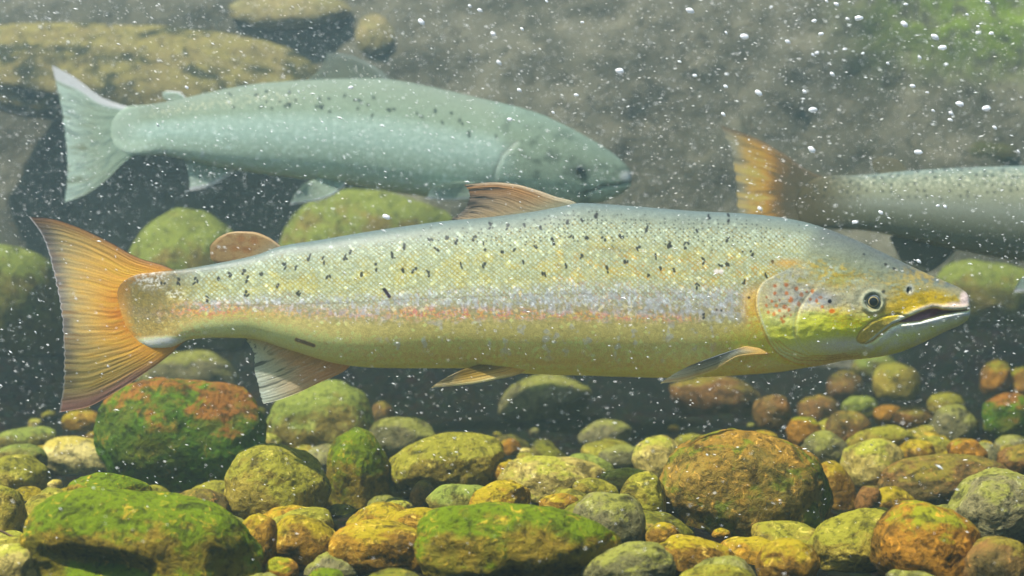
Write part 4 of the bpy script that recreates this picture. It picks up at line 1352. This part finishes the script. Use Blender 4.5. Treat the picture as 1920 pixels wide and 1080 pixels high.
third = salmon_root('salmon', 2050, 400, D3, 'dim grey salmon with an amber edged tail, its front half beyond the frame')
Xs = np.concatenate([1490 + 30 * (np.linspace(0, 1, 20) ** 2)[:-1], np.linspace(1520, 2640, 420)[:-1], 2656 - 16 * (np.linspace(1, 0, 20) ** 2)])
body_mesh(third, D3, top3, bot3, wid3, Xs, 150, 50, paint_third, mat=SKIN_FAR)
fin_mesh('tail_fin', third, D3, [(1556, 340), (1520, 352), (1508, 385), (1520, 412), (1556, 424)],
         [(1351, 234), (1372, 285), (1381, 340), (1384, 390), (1384, 450), (1378, 520)],
         [(1556, 336), (1520, 322), (1470, 288), (1410, 256), (1351, 234)], [(1556, 424), (1520, 445), (1470, 478), (1420, 508), (1378, 520)],
         paint_third_tail, thick=0.0022, ns=130, nt=90, rays=18, jag=3, seed=41, mat=FIN_T)
fin_mesh('adipose_fin', third, D3, [(1706, 326), (1690, 330), (1676, 332)], [(1652, 292), (1634, 304), (1640, 322)], [(1706, 326), (1684, 300), (1652, 292)],
         [(1676, 332), (1660, 330), (1640, 322)], lambda s, t, X, Y: np.tile(lin(108, 104, 82), (len(s), 1)), thick=0.006, ns=30, nt=30, rays=3, jag=.2, seed=42)
fin_mesh('dorsal_fin', third, D3, [(2190, 318), (2120, 318), (2020, 320)], [(2030, 242), (2024, 280), (2005, 312)], [(2190, 316), (2140, 270), (2080, 246), (2030, 242)],
         [(2020, 320), (2005, 312)], lambda s, t, X, Y: np.tile(lin(100, 92, 74), (len(s), 1)), thick=0.005, ns=50, nt=40, rays=11, jag=2, seed=43)
fin_mesh('anal_fin', third, D3, [(1800, 462), (1740, 452), (1680, 438)], [(1700, 528), (1690, 490), (1668, 446)], [(1800, 462), (1760, 500), (1700, 528)],
         [(1680, 438), (1668, 446)], lambda s, t, X, Y: np.tile(lin(78, 80, 64), (len(s), 1)), thick=0.005, ns=50, nt=40, rays=11, jag=2, seed=44)
for sd_ in (1, -1):
    fin_mesh('pelvic_fin', third, D3, [(2060, 498), (2030, 496), (1995, 490)], [(1900, 548), (1912, 526), (1940, 506)], [(2060, 498), (2040, 520), (1980, 542), (1900, 548)],
             [(1995, 490), (1970, 496), (1940, 506)], paint_pale_fin, yo=(-0.014, -0.03), thick=0.005, ns=40, nt=40, rays=8, jag=1.5, seed=45, side=sd_)
    fin_mesh('pectoral_fin', third, D3, [(2440, 490), (2430, 478), (2418, 466)], [(2300, 540), (2310, 520), (2330, 500)], [(2440, 490), (2390, 512), (2340, 532), (2300, 540)],
             [(2418, 466), (2372, 480), (2330, 500)], paint_pale_fin, yo=(-0.024, -0.05), thick=0.005, ns=40, nt=40, rays=9, jag=1.5, seed=46, side=sd_)
# ------------------------------------------------------------------ bright bubbles and drifting specks
bm_ = NT('bubble_white')
bm_.p.inputs['Base Color'].default_value = (0.9, 0.92, 0.94, 1)
bm_.p.inputs['Roughness'].default_value = 0.3
bm_.p.inputs['Specular IOR Level'].default_value = 0.8
tr_ = bm_.n('ShaderNodeBsdfTranslucent')
tr_.inputs[0].default_value = (0.95, 0.97, 1, 1)
mx_ = bm_.n('ShaderNodeAddShader')
bm_.p.inputs['Base Color'].default_value = (0.55, 0.56, 0.58, 1)
tr_.inputs[0].default_value = (0.42, 0.43, 0.45, 1)
bm_.l(bm_.p.outputs[0], mx_.inputs[0])
bm_.l(tr_.outputs[0], mx_.inputs[1])
bm_.l(mx_.outputs[0], bm_.out.inputs[0])
sp_ = NT('speck_white')
sp_.p.inputs['Base Color'].default_value = (0.88, 0.9, 0.92, 1)
sp_.p.inputs['Roughness'].default_value = 0.5
BUB = [(920 + a / 1.92, b / 1.92) for a, b in (
    (718, 38), (915, 132), (465, 255), (680, 222), (965, 335), (1160, 395), (1157, 540), (1165, 75), (1325, 65), (1285, 68), (1160, 197), (1175, 190), (1340, 192),
    (1430, 228), (1490, 88), (1600, 133), (1628, 172), (1755, 95), (1755, 118), (1715, 52), (1790, 8), (1690, 375), (1785, 390), (1593, 398), (1540, 548),
    (1610, 740), (1637, 745), (1405, 765), (1310, 800), (838, 412), (850, 267), (847, 312), (735, 272), (1230, 267), (1190, 122), (1275, 177), (1520, 310),
    (1640, 232), (1545, 207), (1572, 333), (1495, 15), (1210, 5), (1245, 15), (1010, 25), (330, 80), (1900, 545), (1815, 460), (225, 405), (308, 342), (848, 118),
    (1070, 150), (1803, 120), (10, 122), (30, 225), (202, 5), (1658, 408), (1655, 432), (1130, 330), (970, 752))]
BUB += [(a / 1.92, b / 1.92) for a, b in ((1518, 80), (1728, 37), (1692, 22), (1775, 122), (1798, 228), (673, 315), (1263, 315), (1880, 105), (1835, 430), (1870, 325))]
BUB += [(725, 407), (1723, 490), (1606, 416)]
BIG = {0, 1, 2, 4, 5, 6, 8, 14, 15, 16, 21, 22, 24, 59, 69}
rb = np.random.default_rng(77)
protos = []
for q in range(5):
    P, Fc = ico(2)
    n = P / np.linalg.norm(P, axis=1)[:, None]
    V = n * (1 + .42 * fbm3(n * 1.6 + 9 * q, 900 + q, 2))[:, None] * np.array([1.3, .5, .75])
    protos.append((V, Fc))
first = {}
for i, (x, y) in enumerate(BUB):
    d = rb.uniform(0.92, 1.2)
    r_ = (6.4 if i in BIG else rb.uniform(2.6, 4.6)) * d / F
    q = i % 5
    if q not in first:
        o = mesh_obj('air_bubble', protos[q][0], protos[q][1], bm_.m)
        first[q] = o
    else:
        o = first[q].copy()
        COL.objects.link(o)
    o.scale = (r_, r_, r_)
    o.location = px2w(x, y, d)
    o.rotation_euler = (0, rb.uniform(-.2, .9), 0)
    tag(o, 'small bright white air bubble drifting in the water above the river bed', 'bubble', 'bright air bubbles in the water')

NP = 70000
base = np.array([(1, 0, 0), (-1, 0, 0), (0, 1, 0), (0, -1, 0), (0, 0, 1), (0, 0, -1)], float)
bf = np.array([(0, 2, 4), (2, 1, 4), (1, 3, 4), (3, 0, 4), (2, 0, 5), (1, 2, 5), (3, 1, 5), (0, 3, 5)])
y = 0.78 + 1.95 * rb.random(NP) ** 0.8
x = rb.uniform(-0.42, 0.42, NP) * (y + 0.25)
z = ZC + rb.uniform(-0.24, 0.26, NP) * (y + 0.25)
keep = (z > 0.03) & (rb.random(NP) < 0.45 + 0.55 * S(0.02, 0.35, z - 0.08))
x, y, z = x[keep], y[keep], z[keep]
n = len(x)
L = np.exp(rb.normal(math.log(0.00068), 0.42, n)) * np.clip(y, 0.7, 1.6) ** 0.7
tilt = np.where(x < 0.05, 0.42, 0.12) + rb.normal(0, .28, n)
S3 = np.stack([L, L * 0.26, L * rb.uniform(.2, .36, n)], -1)
V = base[None] * S3[:, None, :]
ct, st = np.cos(tilt)[:, None], np.sin(tilt)[:, None]
V = np.stack([V[..., 0] * ct + V[..., 2] * st, V[..., 1], -V[..., 0] * st + V[..., 2] * ct], -1)
V = V + np.stack([x, y, z], -1)[:, None, :]
Fc = (bf[None] + 6 * np.arange(n)[:, None, None]).reshape(-1, 3)
o = mesh_obj('drifting_specks', V.reshape(-1, 3), Fc, sp_.m, smooth=False)
tag(o, 'countless fine white specks of silt drifting through the water', 'specks', kind='stuff')

# ------------------------------------------------------------------ the murky water
hz = bpy.data.materials.new('murky_water')
hz.use_nodes = True
t = hz.node_tree
t.nodes.remove(t.nodes['Principled BSDF'])
vp = t.nodes.new('ShaderNodeVolumePrincipled')
vp.inputs['Color'].default_value = (0.225, 0.325, 0.37, 1)
vp.inputs['Density'].default_value = HAZE
vp.inputs['Anisotropy'].default_value = 0.7
t.links.new(vp.outputs[0], t.nodes['Material Output'].inputs['Volume'])
x0, x1, y0, y1, z0, z1 = -4.2, 4.2, -2.6, 4.8, -1.3, 2.2
V = [(x, y, z) for x in (x0, x1) for y in (y0, y1) for z in (z0, z1)]
Fc = [(0, 1, 3, 2), (4, 6, 7, 5), (0, 4, 5, 1), (2, 3, 7, 6), (0, 2, 6, 4), (1, 5, 7, 3)]
o = mesh_obj('haze', V, Fc, hz, smooth=False)
tag(o, 'murky blue grey river water', 'water', kind='stuff')
